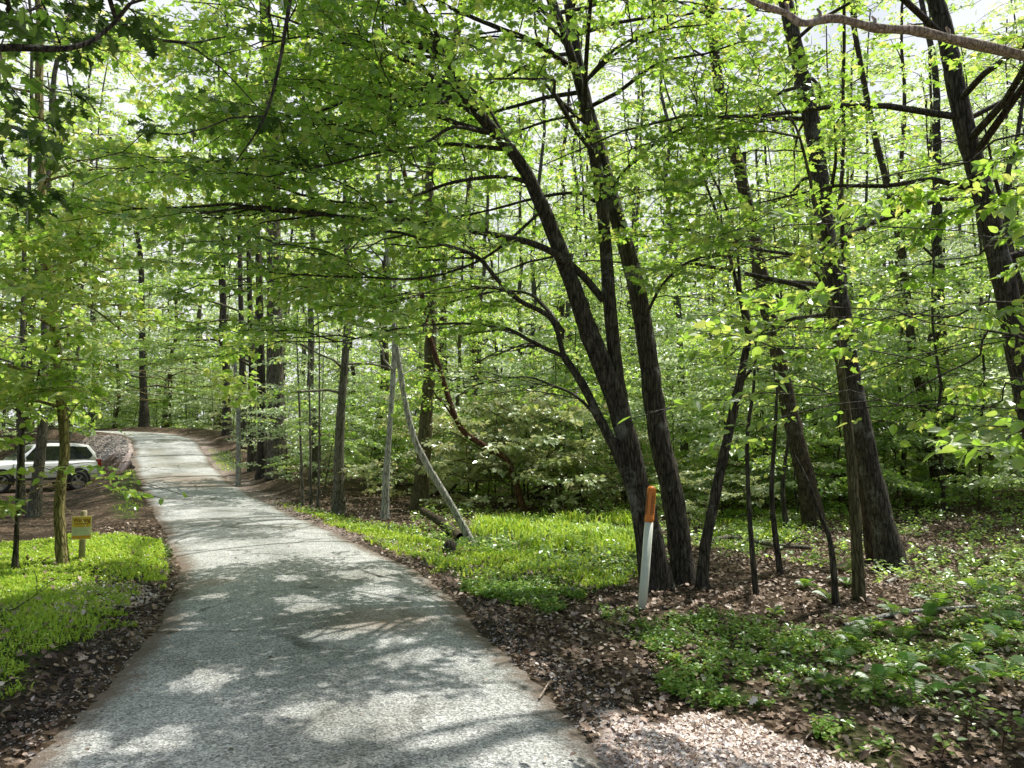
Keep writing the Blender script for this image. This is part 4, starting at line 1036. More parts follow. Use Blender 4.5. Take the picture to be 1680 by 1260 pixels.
# fallen leaves
m, t, out = newmat('dead_leaf')
a_ = N(t, 'ShaderNodeAttribute', attribute_name='tint')
cr_ = ramp(t, [(0, (.05, .03, .018)), (.3, (.20, .125, .08)), (.6, (.46, .33, .25)), (.85, (.70, .57, .48)), (1, (.88, .79, .74))], a_.outputs['Fac'])
p = N(t, 'ShaderNodeBsdfPrincipled', i_Roughness=.6); L(t, cr_.outputs[0], p.inputs['Base Color'])
L(t, p.outputs[0], out.inputs[0]); M['dead_leaf'] = m
def litter(name, c, size, label, kind='ovate', lift=.012, tb=0., tilt=.45, g=gc):
    n = len(c); z = height(c[:, 0], c[:, 1])+g.uniform(0, 1, n)*lift*2+.004
    Fm = rotz(g.uniform(0, 6.28, n)) @ rotx(g.normal(0, tilt, n)) @ roty(g.normal(0, tilt, n))
    o = leaf_mesh(name, np.stack([c[:, 0], c[:, 1], z], 1), Fm, size, kind, M['dead_leaf'], None, None, g, tb, tint=np.clip(g.beta(1.6, 2.2, n)+tb, 0, 1))
    tag(o, label, 'leaf litter', kind='stuff')
n_ = 150000
c = np.stack([gc.uniform(-7, 13, n_), gc.uniform(2.6, 20, n_)], 1)
c = c[gc.random(n_) < np.clip((7/c[:, 1])**1.2, .12, 1)]
s_, k_ = road_sd(c[:, 0], c[:, 1]); dd = np.abs(s_)-RHALF[k_]
gq, wq, rq = cover(c[:, 0], c[:, 1])
k = (dd > -.06) & (np.abs(c[:, 0]) < c[:, 1]*.78+.6) & (gc.random(len(c)) < np.where(gq > 0, .6, np.where(rq > 0, .3, np.where(wq > 0, .8, 1)))*np.where(s_ < 0, .6, 1))
c = c[k][:76000]
litter('lobed_leaf_litter', c[:16000], .062, 'lobed brown fallen leaves scattered through the woods and beside the road', kind='oak', tilt=.55)
c = c[16000:]
litter('leaf_litter', c, .040, 'brown fallen leaves covering the ground beside the road and through the woods')
c2 = np.concatenate([region_points(GRAVEL[:1], 15000, .5), region_points(GRAVEL[2:], 1500, .3)])
litter('pale_leaf_litter', c2, .025, 'pinkish leaf scraps and chips on the road shoulder, paled as if sunlit', tb=.55, tilt=.4)  # tint bias paints strong sunlight into the scraps
# a few scraps on the road
c = np.stack([gc.uniform(-9, 2, 5000), gc.uniform(2.9, 16, 5000)], 1); s_, k_ = road_sd(c[:, 0], c[:, 1])
c = c[np.abs(s_) < RHALF[k_]*1.02]; s_, k_ = road_sd(c[:, 0], c[:, 1])
c = c[gc.random(len(c)) < .04+.75*sst(.62, 1, np.abs(s_)/RHALF[k_])][:1100]
n_ = len(c); s_, k_ = road_sd(c[:, 0], c[:, 1])
LPp = np.stack([c[:, 0], c[:, 1], RPT[k_, 2]+.035], 1); Fm = rotz(gc.uniform(0, 6.28, n_)) @ rotx(gc.normal(0, .2, n_)) @ roty(gc.normal(0, .2, n_))
tag(leaf_mesh('road_leaf_scatter', LPp, Fm, .032, 'ovate', M['dead_leaf'], None, None, gc), 'dry leaf scraps scattered thinly on the road surface', 'leaf litter', kind='stuff')

# crumbled soil and chips along the road edges
def pebbles(name, c, rlo, rhi, mat, label, cat_, zoff=0., g=gc):
    n = len(c); V0 = np.array([(1, 0, 0), (-1, 0, 0), (0, 1, 0), (0, -1, 0), (0, 0, 1), (0, 0, -1)], float)
    F0 = np.array([[0, 2, 4], [2, 1, 4], [1, 3, 4], [3, 0, 4], [2, 0, 5], [1, 2, 5], [3, 1, 5], [0, 3, 5]])
    r = g.uniform(rlo, rhi, n)*g.uniform(.5, 1, n)
    Vv = V0[None]*g.uniform(.6, 1.3, (n, 6, 1))*r[:, None, None]*np.array((1, 1, .6))
    Vv = np.einsum('nij,nkj->nki', rotz(g.uniform(0, 6.28, n)) @ rotx(g.normal(0, .5, n)), Vv)
    z = height(c[:, 0], c[:, 1])+zoff
    Vv = Vv+np.stack([c[:, 0], c[:, 1], z], 1)[:, None]
    tag(mesh_np(name, Vv.reshape(-1, 3), (F0[None]+(np.arange(n)*6)[:, None, None]).reshape(-1, 3), mat), label, cat_, kind='stuff')
M['soil'] = simple('soil_clod', (.05, .037, .026), .95, var=.5, scale=9)
M['chip'] = simple('stone_chip', (.42, .38, .35), .85, var=.45, scale=6)
def edge_pts(n, ylo, yhi, dlo, dhi, sgn, g=gc):
    i_ = np.nonzero((RPT[:, 1] > ylo) & (RPT[:, 1] < yhi))[0]; w_ = 1/np.maximum(RPT[i_, 1], 3)**1.3
    i_ = g.choice(i_, n, p=w_/w_.sum()); d_ = RHALF[i_]+g.uniform(dlo, dhi, n)+.08*np.sin(RPT[i_, 1]*3)
    j_ = g.uniform(-.1, .1, n)
    return np.stack([RPT[i_, 0]+sgn*d_*RTAN[i_, 1]+RTAN[i_, 0]*j_, RPT[i_, 1]-sgn*d_*RTAN[i_, 0]+RTAN[i_, 1]*j_], 1)
pebbles('soil_crumbs', np.concatenate([edge_pts(4200, 3, 11, .05, .55, -1), edge_pts(900, 4, 11, .02, .3, 1)]), .008, .034, M['soil'], 'dark crumbled soil along the eroded left edge of the road', 'soil')
pebbles('stone_chips', np.concatenate([edge_pts(1500, 3, 12, -.12, .25, -1), edge_pts(2600, 3, 14, -.1, .25, 1), region_points(GRAVEL[:1], 1600, .1)]), .004, .014, M['chip'], 'small pale stone chips along both road edges', 'gravel', .004)

_q = GRAVEL[1]; _lo, _hi = _q.min(0), _q.max(0); _c = _lo+(_hi-_lo)*gc.random((9000, 2)); _c = _c[inpoly(_q, _c[:, 0], _c[:, 1])]
_s, _k = road_sd(_c[:, 0], _c[:, 1]); _c = _c[np.abs(_s)-RHALF[_k] > .1][:3200]
pebbles('far_stone_chips', _c, .02, .09, M['chip'], 'pale stones on the sunny bank behind the parked car', 'gravel', .01)
# ------------------------------------------------------------------ ferns, each with its fronds
def frond_mesh(seed, Ln):
    g = np.random.default_rng(seed); n = 17; u = np.linspace(0, 1, n)
    ax = np.stack([u*.62*Ln, .03*Ln*np.sin(u*3+seed), Ln*(.85*u-.62*u**2.2)], 1)
    V, Fq = tube(ax, np.linspace(.0035, .001, n), 3); V = [V]; Fq = [Fq]; nv = len(V[0]); Ft = []
    for k in range(2, n):
        wv = Ln*.26*math.sin(PI*min(1, (1-u[k])*.92+.08))**.8*(1 if u[k] > .2 else .6)
        for sg in (-1, 1):
            d = np.array((.35, sg*1., -.18+g.normal(0, .05))); d /= np.linalg.norm(d); f_ = np.array((1, 0, .3)); f_ = f_/np.linalg.norm(f_)*Ln*.022
            p0 = ax[k]
            V.append(np.array([p0-f_, p0+d*wv*.5-f_*.9, p0+d*wv, p0+d*wv*.5+f_*.9, p0+f_]))
            Ft.append(np.array([[0, 1, 3, 4]])+nv); Ft.append(np.array([[1, 2, 3, 3]])[:, :3].repeat(1, 0)+nv) if False else None
            Fq.append(np.array([[0, 1, 3, 4]])+nv); Ft.append(np.array([[1, 2, 3]])+nv); nv += 5
    Ft = [f for f in Ft if f is not None and f.shape[1] == 3]
    q_, t_ = np.concatenate(Fq), np.concatenate(Ft)
    o = mesh_np('frond', np.concatenate(V), [q_, t_], M['fern_leaf'], None, np.clip(g.normal(.5, .12, len(q_)+len(t_)), 0, 1)); COL.objects.unlink(o); return o
FR = [frond_mesh(s_, l_) for s_, l_ in ((1, .34), (2, .42), (3, .5), (4, .38), (5, .46))]
fern_px = [(1490, 1110), (1480, 1055), (1550, 1090), (1600, 1075), (1520, 1030), (1590, 1030), (1640, 1060), (1440, 1130), (1560, 1140), (1620, 1120), (1660, 1030), (1400, 1060), (1340, 1050),
           (1270, 1010), (1300, 1075), (1430, 1040), (1380, 1095), (1540, 1000), (1640, 990), (1600, 975), (1470, 1010), (1360, 985), (1390, 960), (1320, 965), (1650, 1110), (1500, 1150), (1350, 1130), (1250, 1050)]
for i_, (u, v) in enumerate(fern_px):
    p0 = gpt(u, v); g = np.random.default_rng(900+i_); nf = int(g.integers(5, 8)); small = u < 1400
    r_ = empty('fern', p0, 'small green fern in the leaf litter below the trunks right of the maple clump' if small else 'green fern in the dense fern patch at the lower right edge',
               'fern', 'ferns below the right-hand trunks' if small else 'ferns at the lower right edge', g.uniform(0, 6.28))
    for k in range(nf):
        f_ = FR[int(g.integers(0, 5))].copy(); COL.objects.link(f_); f_.parent = r_; f_.rotation_euler = (0, g.normal(-.15, .2), k*2*PI/nf+g.normal(0, .25))
        s_ = g.uniform(.6, 1.15)*(.6 if small else .74); f_.scale = (s_, s_, s_)

# young leafy plants that stand out at the lower right
def herb(px, py, hgt_, nl, size, label, seed, mat='shrub_leaf', grp=None):
    g = np.random.default_rng(seed); b = gpt(px, py); r_ = empty('young_plant', b, label, 'plant', grp)
    P = crom(b+np.array([(0, 0, -.03), (.01, 0, hgt_*.4), (.05, .0, hgt_*.75), (.04, .02, hgt_)]), 9); a = Acc(); a.tube(P, np.linspace(.004, .0015, 9), 4)
    LP, LF = [], []
    for k in range(nl):
        u = .3+.7*k/(nl-1); p0 = P[int(u*8)]; az = k*2.4+g.normal(0, .3); e = p0+np.array((math.cos(az), math.sin(az), .3))*.035
        a.tube(np.array([p0, e]), np.array((.0012, .001)), 3); LP.append(e); LF.append((rotz(np.array([az-PI/2])) @ rotx(np.array([g.normal(.1, .25)])) @ roty(np.array([g.normal(0, .25)])))[0])
    a.build('stem', M['bark_red'], r_, origin=b); leaf_mesh('foliage', np.array(LP), np.array(LF), size, 'ovate', M[mat], r_, b, g)
herb(1585, 1215, .26, 20, .045, 'pale-leaved young plant in full sun at the bottom right, red-brown stem', 1, 'weed')
herb(1645, 1235, .2, 18, .05, 'bright green young plant at the very bottom right corner', 2, 'weed')
herb(1425, 1165, .14, 6, .075, 'small seedling with a few broad pale leaves at the edge of the weeds, lower right', 3, 'weed')
herb(1545, 1248, .12, 18, .04, 'whitish low leafy plant on the sunlit shoulder at the bottom right', 4, 'weed')
herb(1070, 1075, .12, 14, .05, 'pale sunlit weed tuft on the leaf litter right of the road', 5, 'weed')

# ------------------------------------------------------------------ dead wood on the ground
def fallen(name, label, pts, r0, r1, bark, cat_='fallen branch', lift=.03, side=(), ground=True, D=None, group=None):
    W = np.array([gpt(*q) for q in pts]) if D is None else np.array([at(q[0], q[1], D+i_*.1) for i_, q in enumerate(pts)])
    if D is None: W[:, 2] += lift
    P = crom(W, max(8, len(pts)*5)); b = P[0].copy(); r_ = empty(name, b, label, cat_, group)
    a = Acc(); a.tube(P, np.linspace(r0, r1, len(P)), 8, .12)
    for (u, dx, dy, dz) in side:
        p0 = P[int(u*(len(P)-1))]; a.tube(crom(np.array([p0, p0+np.array((dx, dy, dz))*.5+(0, .02, .03), p0+np.array((dx, dy, dz))]), 6), np.linspace(r1*.7, .004, 6), 5)
    a.build('limb', M[bark], r_, origin=b)
fallen('fallen_branch', 'pale stick lying across the leaf litter at right, above the fern patch', [(1385, 1032), (1440, 1018), (1500, 1008), (1560, 1003), (1600, 1000)], .022, .012, 'bark_pale', side=[(.6, .25, .1, .1)])
fallen('fallen_branch', 'long weathered limb lying on the ground behind the saplings right of the maple clump', [(1165, 893), (1200, 888), (1240, 895), (1280, 902), (1330, 905)], .05, .03, 'bark_grey', lift=.06, side=[(.8, .3, -.2, .2), (.9, .3, .3, .05), (.4, -.2, -.3, .1)])
fallen('fallen_branch', 'short pale stick leaning by the foot of the thick rough-barked tree', [(1455, 960), (1490, 942), (1510, 935)], .02, .012, 'bark_pale')
lg0, lg1 = gpt(757, 886), gpt(706, 862)
lgr = empty('fallen_log', lg0, 'short thick mossy log leaning out of the grass beside the leaning bare trunk', 'log')
a = Acc(); a.tube(crom(np.array([lg0+(0, 0, .02), (lg0+lg1)/2+(-.02, .1, .14), at(693, 838, lg1[1]-.3)]), 9), np.linspace(.09, .07, 9), 10, .12); a.build('trunk', M['bark_brown'], lgr, origin=lg0)
sr = gpt(735, 908); st_ = empty('stump', sr, 'small dark rotten stump at the grass edge right of the road', 'stump')
a = Acc(); a.tube(sr+np.array([(0, 0, -.05), (0, .01, .08), (.02, .01, .15), (.02, .02, .19)]), np.array((.10, .08, .07, .03)), 9, .25); a.build('wood', M['bark_dark'], st_, origin=sr)
fallen('fallen_branch', 'thin dead twig arching over the grass of the clearing', [(800, 925), (830, 905), (868, 868), (900, 858), (950, 864), (1000, 874), (1035, 885)], .010, .005, 'bark_dark', lift=.02)
for i_, (pts, r_0, r_1) in enumerate((([(835, 772), (880, 768), (930, 775), (985, 778)], .10, .05), ([(700, 768), (760, 772), (830, 778)], .09, .05), ([(860, 800), (905, 775), (950, 745)], .05, .02), ([(905, 800), (950, 790), (1010, 770)], .06, .03), ([(735, 790), (760, 760), (775, 715)], .04, .02), ([(600, 765), (660, 760), (720, 765)], .06, .04))):
    W = [at(u, v, 20.5) for u, v in pts]; low = min(q[2]-zat(q[0], q[1]) for q in W)
    W = np.array(W); W[:, 2] -= max(0, low-.05)
    b = W[0].copy(); rr_ = empty('fallen_branch', b, 'dark dead limb in the brush heap at the back of the clearing', 'fallen branch', 'dead limbs in the brush heap')
    a = Acc(); a.tube(crom(W, 12), np.linspace(r_0, r_1, 12), 7, .12); a.build('limb', M['bark_dark'], rr_, origin=b)
fallen('twig', 'short pale twig lying on the road edge at lower right', [(884, 1160), (893, 1145), (900, 1133)], .007, .004, 'dead_wood', 'twig', lift=.05)
fallen('twig', 'dark twig lying across the reddish shoulder at the bottom', [(1025, 1203), (1060, 1212), (1100, 1212)], .008, .005, 'bark_dark', 'twig', lift=.015)
fallen('twig', 'bare dead twig sticking out of the left verge', [(22, 1010), (50, 992), (82, 968)], .006, .003, 'bark_dark', 'twig', lift=.05, side=[(.5, .15, .1, .15), (.7, -.1, .1, .2)])

# ------------------------------------------------------------------ marker post
def lathe(prof, n=20):
    bm = bmesh.new(); rings = []
    for r, z in prof: rings.append([bm.verts.new((r*math.cos(2*PI*k/n), r*math.sin(2*PI*k/n), z)) for k in range(n)])
    for a_, b_ in zip(rings, rings[1:]):
        for k in range(n): bm.faces.new((a_[k], a_[(k+1) % n], b_[(k+1) % n], b_[k]))
    bm.faces.new(rings[0][::-1]); bm.faces.new(rings[-1]); return bm
M['white_plastic'] = simple('white_plastic', (.88, .89, .76), .45, var=.05, scale=12)
M['orange_plastic'] = simple('orange_plastic', (.95, .28, .04), .4, var=.05, scale=12)
M['black_print'] = simple('black_print', (.02, .014, .012), .6)
pb = gpt(1053, 998); top = at(1069, 797, pb[1]+.02)
ax = top-pb; Hp = float(np.linalg.norm(ax))+.04
post = empty('marker_post', pb-(0, 0, .04), 'white utility marker post with an orange domed cap, leaning slightly right by the maple clump', 'marker post')
post.rotation_mode = 'QUATERNION'; post.rotation_quaternion = Vector(ax).to_track_quat('Z', 'X')
zc = Hp*.735; rp = .043
bm_obj('tube', lathe([(rp*1.05, -.1), (rp*1.04, .3), (rp, zc)]), M['white_plastic'], post, True)
rc = rp*1.08
cap = bm_obj('cap', lathe([(rc, zc-.03), (rc*1.03, zc-.028), (rc*1.03, zc+.01), (rc, zc+.013), (rc, Hp-rc*.9)]+[(rc*math.cos(a_), Hp-rc*.9+rc*.9*math.sin(a_)) for a_ in np.linspace(.15, 1.5, 9)]), M['orange_plastic'], post, True)
def curved_patch(a0, a1, z0, z1, r, n=5):
    bm = bmesh.new(); q_ = [[bm.verts.new((r*math.cos(a_), r*math.sin(a_), z)) for a_ in np.linspace(a0, a1, n)] for z in (z0, z1)]
    for k in range(n-1): bm.faces.new((q_[0][k], q_[0][k+1], q_[1][k+1], q_[1][k]))
    return bm
inv = Matrix(post.rotation_quaternion.to_matrix()).inverted(); tv = inv @ Vector(EYE-pb); face_az = math.atan2(tv.y, tv.x)
def marks(az, z0, z1, w_, n, seed):
    """a bordered label with a column of small upright letter-like marks, too small to read in the photograph"""
    g = np.random.default_rng(seed); big = bmesh.new()
    def add(a0, a1, za, zb, r):
        b_ = curved_patch(a0, a1, za, zb, r); me = bpy.data.meshes.new('t'); b_.to_mesh(me); b_.free(); big.from_mesh(me); bpy.data.meshes.remove(me)
    r = rc+.0012; e = .09
    for s_ in (-1, 1): add(az+s_*w_-e*.5, az+s_*w_+e*.5, z0, z1, r)
    add(az-w_+.05, az+w_-.05, z0, z0+.004, r); add(az-w_+.05, az+w_-.05, z1-.004, z1, r)
    hs_ = (z1-z0-.03)/n
    for k in range(n):
        zz = z0+.015+k*hs_
        add(az-w_*.55, az-w_*.25, zz, zz+hs_*.7, r); add(az+w_*.2, az+w_*.5, zz+hs_*.1*g.random(), zz+hs_*.7, r)
        add(az-w_*.2, az+w_*.15, zz+hs_*(.2 if k % 2 else .45), zz+hs_*(.2 if k % 2 else .45)+hs_*.18, r)
    return big
bm_obj('label', marks(face_az+.55, zc+.045, Hp-.075, .34, 8, 1), M['black_print'], cap)
bm_obj('label', marks(face_az-.95, zc+.045, Hp-.075, .26, 8, 2), M['black_print'], cap)

# ------------------------------------------------------------------ warning sign on its post
M['sign_wood'] = simple('weathered_post_wood', (.40, .35, .22), .9, var=.25, scale=14, bmp=.4)
M['sign_yellow'] = simple('sign_yellow', (.95, .66, .10), .55, var=.06, scale=8)
M['sign_cream'] = simple('sign_edge_cream', (.85, .78, .45), .6, var=.05)
M['sign_pale'] = simple('sign_pale_green', (.84, .86, .60), .6, var=.08)
M['sign_orange'] = simple('sign_orange', (.86, .42, .04), .6, var=.08)
M['sign_red'] = simple('sign_dark_red', (.26, .05, .02), .6, var=.1)
sb_ = gpt(134, 917); Ds = sb_[1]; k_px = Ds/FPX
sw, sh = 28*k_px, 37*k_px
sg = empty('warning_sign', sb_, 'small orange and yellow warning sign on a low wooden post in the sunny left verge', 'sign')
sg.rotation_euler = (0, 0, math.atan2(-sb_[0], sb_[1])*-1*-.75)
Hs = (917-840)*k_px
bm = lathe([(.036, -.15), (.038, .3), (.037, Hs-.01), (.030, Hs)], 12); bm_obj('post', bm, M['sign_wood'], sg, True)
zc_ = (917-867)*k_px
def box(bm, x0, x1, y0, y1, z0, z1):
    r_ = bmesh.ops.create_cube(bm, size=1); 
    for v_ in r_['verts']: v_.co = Vector(((x0+x1)/2+v_.co.x*(x1-x0), (y0+y1)/2+v_.co.y*(y1-y0), (z0+z1)/2+v_.co.z*(z1-z0)))
    return r_
def part_box(name, mat, par, x0, x1, y0, y1, z0, z1, bev=0):
    bm = bmesh.new(); box(bm, x0, x1, y0, y1, z0, z1)
    if bev: bmesh.ops.bevel(bm, geom=bm.edges[:], offset=bev, segments=2, affect='EDGES')
    return bm_obj(name, bm, mat, par)
yf = -.045
pn = part_box('board', M['sign_cream'], sg, -sw/2-.012, sw/2-.012, yf, yf+.006, zc_-sh/2, zc_+sh/2, .002)
zt = zc_+sh/2
part_box('top_band', M['sign_yellow'], pn, -sw/2-.003, sw/2-.021, yf-.003, yf-.0005, zt-sh*.46, zt-sh*.03)
part_box('text_panel', M['sign_pale'], pn, -sw/2-.003, sw/2-.021, yf-.003, yf-.0005, zt-sh*.82, zt-sh*.48)
part_box('bottom_band', M['sign_orange'], pn, -sw/2-.003, sw/2-.021, yf-.003, yf-.0005, zt-sh*.96, zt-sh*.84)
def text(body, size, loc, mat, par, name):
    cu = bpy.data.curves.new(name, 'FONT'); cu.body = body; cu.size = size; cu.extrude = .0006; cu.align_x = 'CENTER'; cu.offset = size*.018
    o = bpy.data.objects.new(name, cu); COL.objects.link(o)
    dg_ = bpy.context.evaluated_depsgraph_get(); me = bpy.data.meshes.new_from_object(o.evaluated_get(dg_)); bpy.data.objects.remove(o)
    me.materials.clear(); me.materials.append(mat); q_ = bpy.data.objects.new(name, me); COL.objects.link(q_); q_.parent = par
    q_.location = loc; q_.rotation_euler = (PI/2, 0, 0); return q_
tx = text('Warning', sh*.215, (-.012, yf-.0045, zt-sh*.25), M['sign_red'], pn, 'lettering'); tx.scale = (sw*.86/max(.01, tx.dimensions.x), 1.15, 1)
bm = bmesh.new(); box(bm, -sw*.38-.012, sw*.26, yf-.0055, yf-.0035, zt-sh*.335, zt-sh*.31); bm_obj('underline', bm, M['sign_red'], pn)
bm = bmesh.new()
g = np.random.default_rng(3)
for k in range(2): box(bm, -sw*.36-.012, sw*.27, yf-.0055, yf-.0035, zt-sh*(.39+k*.05), zt-sh*(.37+k*.05))
bm_obj('small_print', bm, M['sign_orange'], pn)
bm = bmesh.new()
M['sign_grey'] = simple('sign_grey_print', (.56, .62, .40), .6)
for k in range(6):
    x_ = -sw*.36-.012
    while x_ < sw*.30:
        wl = g.uniform(.012, .035); box(bm, x_, min(x_+wl, sw*.34), yf-.005, yf-.0032, zt-sh*(.55+k*.045), zt-sh*(.535+k*.045)); x_ += wl+.007
bm_obj('small_print', bm, M['sign_grey'], pn)

# ------------------------------------------------------------------ parked silver car
M['paint'] = simple('silver_paint', (.84, .86, .83), .28, .08, var=.03, scale=3, coat=.6)
M['glass'] = simple('dark_glass', (.012, .016, .014), .06, var=.05)
M['black_trim'] = simple('black_trim', (.015, .015, .016), .5)
M['tyre'] = simple('tyre_rubber', (.018, .018, .018), .85)
M['alloy'] = simple('alloy_wheel', (.55, .56, .56), .3, .8)
M['tail'] = simple('red_lamp', (.55, .03, .02), .2, coat=.5)
M['amber'] = simple('amber_lamp', (.75, .30, .04), .25, coat=.5)
M['lamp'] = simple('clear_lamp', (.75, .76, .74), .15, coat=.5)
Dc = 29.0
rw = at(127, 803, Dc)                      # contact point of the near rear wheel
hd = np.array((-.657, -.756)); lf = np.array((-hd[1], hd[0]))   # heading, left of the car
# near side as seen from the camera is the car's left side
WBASE, TRK = 2.62, .76
cc = np.array((rw[0], rw[1]))+hd*WBASE/2-lf*TRK
gzc = PADZ; print('car centre', cc, rw)
car = empty('parked_car', (cc[0], cc[1], gzc), 'silver four-door off-road car parked in the clearing left of the road, half hidden by trunks', 'car', None, math.atan2(hd[1], hd[0])); car.scale = (.97, 1, 1.05)
def loft(sections):
    bm = bmesh.new(); rings = [[bm.verts.new(c_) for c_ in s_] for s_ in sections]; n = len(rings[0])
    for a_, b_ in zip(rings, rings[1:]):
        for k in range(n): bm.faces.new((a_[k], a_[(k+1) % n], b_[(k+1) % n], b_[k]))
    bm.faces.new(rings[0][::-1]); bm.faces.new(rings[-1]); return bm
def sec(x, zb, zs, zt_, hb, hm, ht, crown=.03):
    pts = [(hb, zb), (hm, zb+.12), (hm+.015, (zb+zs)/2+.05), (hm, zs), (ht, zt_), (ht*.5, zt_+crown)]
    return [(x, y, z) for y, z in pts]+[(x, -y, z) for y, z in pts[::-1]]
body = loft([sec(2.13, .52, .80, .86, .55, .70, .50), sec(2.05, .36, .86, .95, .70, .82, .62), sec(1.75, .33, .93, 1.03, .80, .88, .70), sec(1.2, .33, .97, 1.08, .82, .90, .76), sec(.85, .33, 1.0, 1.10, .82, .90, .80),
             sec(.0, .33, 1.02, 1.07, .82, .905, .82, .0), sec(-.9, .33, 1.03, 1.08, .82, .905, .82, .0), sec(-1.5, .34, 1.05, 1.10, .82, .90, .82, .0), sec(-1.95, .38, 1.06, 1.11, .78, .88, .80, .0), sec(-2.13, .45, 1.0, 1.06, .68, .80, .72, .0)])
bmesh.ops.bevel(body, geom=[e for e in body.edges], offset=.012, segments=1, affect='EDGES')
bo = bm_obj('body', body, M['paint'], car, True)
def gsec(x, z0, z1, y0, y1): return [(x, y0, z0), (x, y1, z1), (x, y1*.5, z1+.02), (x, -y1*.5, z1+.02), (x, -y1, z1), (x, -y0, z0)]
gh = loft([gsec(.86, 1.07, 1.09, .80, .78), gsec(.42, 1.06, 1.40, .83, .70), gsec(.10, 1.06, 1.66, .84, .64), gsec(-.4, 1.06, 1.72, .84, .64), gsec(-1.3, 1.07, 1.72, .83, .63), gsec(-1.75, 1.08, 1.66, .81, .61), gsec(-1.98, 1.08, 1.38, .79, .66), gsec(-2.06, 1.07, 1.12, .76, .72)])
bmesh.ops.bevel(gh, geom=[e for e in gh.edges], offset=.014, segments=1, affect='EDGES')
bm_obj('cabin', gh, M['paint'], car, True)
def side_y(x, z):   # side surface of the cabin
    t_ = np.clip((z-1.07)/.62, 0, 1); yt = np.interp(x, [-2.06, -1.98, -1.75, -1.3, .1, .42, .86], [.72, .66, .61, .63, .64, .68, .78])
    return .835*(1-t_)+yt*t_+.012
def window(name, poly):
    for sgn in (1, -1):
        bm = bmesh.new(); v_ = [bm.verts.new((x, sgn*side_y(x, z), z)) for x, z in poly]; bm.faces.new(v_ if sgn > 0 else v_[::-1])
        r_ = bmesh.ops.extrude_face_region(bm, geom=bm.faces[:])
        for q_ in [e for e in r_['geom'] if isinstance(e, bmesh.types.BMVert)]: q_.co.y -= sgn*.02
        bm_obj(name, bm, M['glass'], car)
window('side_window', [(.62, 1.11), (.02, 1.11), (.02, 1.60), (.16, 1.60)])
window('side_window', [(-.06, 1.11), (-.88, 1.12), (-.88, 1.63), (-.06, 1.62)])
window('side_window', [(-.98, 1.13), (-1.72, 1.16), (-1.86, 1.30), (-1.66, 1.60), (-.98, 1.63)])
bm = bmesh.new(); bm.faces.new([bm.verts.new(c_) for c_ in ((.80, .68, 1.13), (.80, -.68, 1.13), (.165, -.56, 1.635), (.165, .56, 1.635))])
bmesh.ops.translate(bm, verts=bm.verts[:], vec=(.035, 0, .012)); bm_obj('windscreen', bm, M['glass'], car)
bm = bmesh.new(); bm.faces.new([bm.verts.new(c_) for c_ in ((-2.06, .62, 1.16), (-1.80, .52, 1.60), (-1.80, -.52, 1.60), (-2.06, -.62, 1.16))])
bmesh.ops.translate(bm, verts=bm.verts[:], vec=(-.03, 0, .015)); bm_obj('rear_window', bm, M['glass'], car)
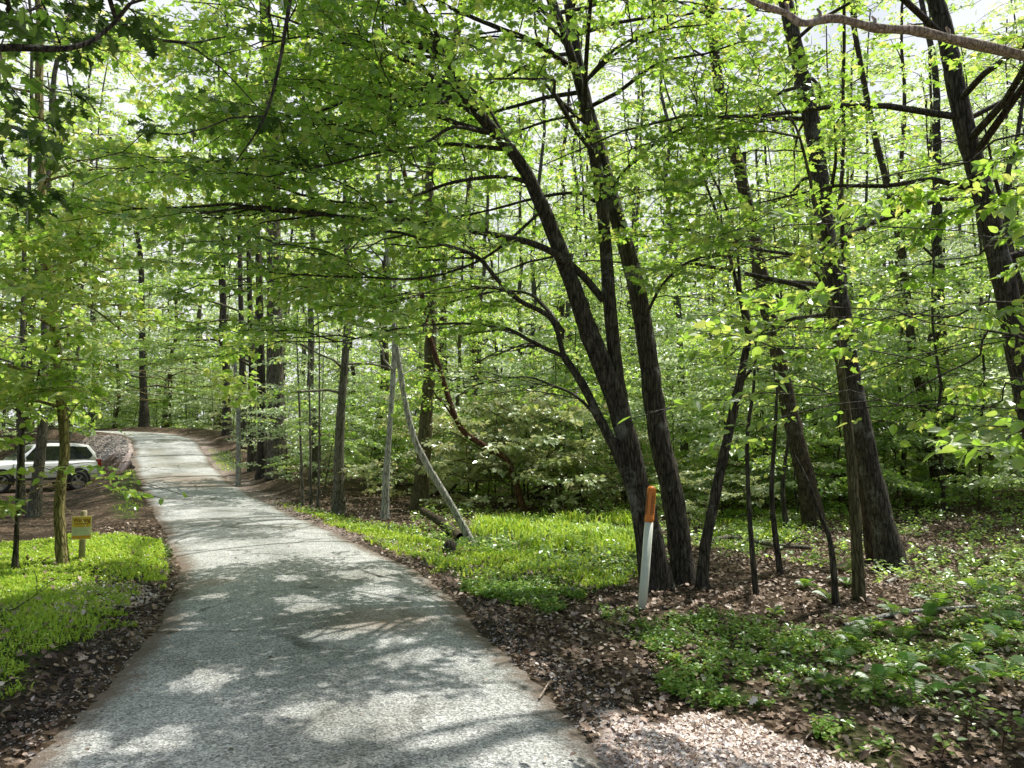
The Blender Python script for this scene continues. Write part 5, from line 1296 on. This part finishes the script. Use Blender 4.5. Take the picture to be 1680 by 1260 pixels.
def wheel(x, sgn):
    wr = .36
    def ring(prof, n=28):
        bm = bmesh.new(); rg = [[bm.verts.new((r*math.cos(2*PI*k/n), y, r*math.sin(2*PI*k/n))) for k in range(n)] for r, y in prof]
        for a_, b_ in zip(rg, rg[1:]):
            for k in range(n): bm.faces.new((a_[k], a_[(k+1) % n], b_[(k+1) % n], b_[k]))
        return bm, rg
    bm, rg = ring([(.23, -.11), (.33, -.115), (wr, -.08), (wr, .08), (.33, .115), (.235, .11), (.225, .07)])
    w_ = bm_obj('wheel', bm, M['tyre'], car, True); w_.location = (x, sgn*TRK, wr)
    bm, rg = ring([(.235, .10), (.22, .105), (.205, .06), (.20, .02)]); bm.faces.new(rg[-1])
    for k in range(5):
        a_ = 2*PI*k/5+.3; r_ = box(bm, .03, .215, .055, .10, -.035, .035)
        bmesh.ops.rotate(bm, verts=r_['verts'], cent=(0, 0, 0), matrix=Matrix.Rotation(a_, 3, 'Y'))
    r_ = bmesh.ops.create_cone(bm, segments=14, radius1=.055, radius2=.05, depth=.03, cap_ends=True); bmesh.ops.rotate(bm, verts=r_['verts'], cent=(0, 0, 0), matrix=Matrix.Rotation(-PI/2, 3, 'X')); bmesh.ops.translate(bm, verts=r_['verts'], vec=(0, .10, 0))
    if sgn < 0: bmesh.ops.rotate(bm, verts=bm.verts[:], cent=(0, 0, 0), matrix=Matrix.Rotation(PI, 3, 'Z'))
    bm_obj('rim', bm, M['alloy'], w_)
    # dark disc painted in for the shaded wheel-arch hollow
    bm = bmesh.new(); n = 18; oy = sgn*.918
    o_ = [bm.verts.new((x+.45*math.cos(a_), oy, .40+.44*math.sin(a_))) for a_ in np.linspace(-.35, PI+.35, n)]
    c_ = bm.verts.new((x, oy, .38))
    for k in range(n-1): bm.faces.new((c_, o_[k], o_[k+1]))
    bm_obj('wheel_arch', bm, M['black_trim'], car)
TRK_ = TRK
for x in (WBASE/2, -WBASE/2):
    for sgn in (1, -1):
        TRK = .835; wheel(x, sgn)
part_box('front_bumper', M['black_trim'], car, 2.0, 2.19, -.78, .78, .36, .56, .03)
part_box('rear_bumper', M['paint'], car, -2.24, -1.98, -.80, .80, .42, .64, .04)
part_box('grille', M['black_trim'], car, 2.08, 2.16, -.42, .42, .62, .80, .01)
for sgn in (1, -1):
    part_box('headlight', M['lamp'], car, 1.98, 2.15, sgn*.60-.14, sgn*.60+.14, .66, .82, .03)
    part_box('turn_lamp', M['amber'], car, 1.86, 2.09, sgn*.79-.05, sgn*.79+.05, .64, .80, .02)
    part_box('tail_light', M['tail'], car, -2.17, -1.98, sgn*.78-.07, sgn*.78+.07, .86, 1.14, .02)
    part_box('side_trim', M['black_trim'], car, -.90, .92, sgn*.908-.015, sgn*.908+.015, .42, .50, .006)
    part_box('mirror', M['paint'], car, .56, .70, sgn*.98-.09, sgn*.98+.09, 1.08, 1.22, .03)
    for xd in (-.78, .18): part_box('door_handle', M['black_trim'], car, xd-.10, xd+.06, sgn*.918-.012, sgn*.918+.018, .93, .965, .006)
    for xd in (.92, -.02, -.95): part_box('door_seam', M['black_trim'], car, xd-.005, xd+.005, sgn*.912-.012, sgn*.912+.002, .52, 1.02)
    a = Acc(); a.tube(crom(np.array([(.02, sgn*.56, 1.70), (-.1, sgn*.56, 1.79), (-1.5, sgn*.56, 1.79), (-1.62, sgn*.56, 1.70)]), 14), np.full(14, .022), 6); a.build('roof_rail', M['black_trim'], car)
for xd in (-.35, -1.25): part_box('roof_bar', M['black_trim'], car, xd-.02, xd+.02, -.55, .55, 1.775, 1.80, .006)
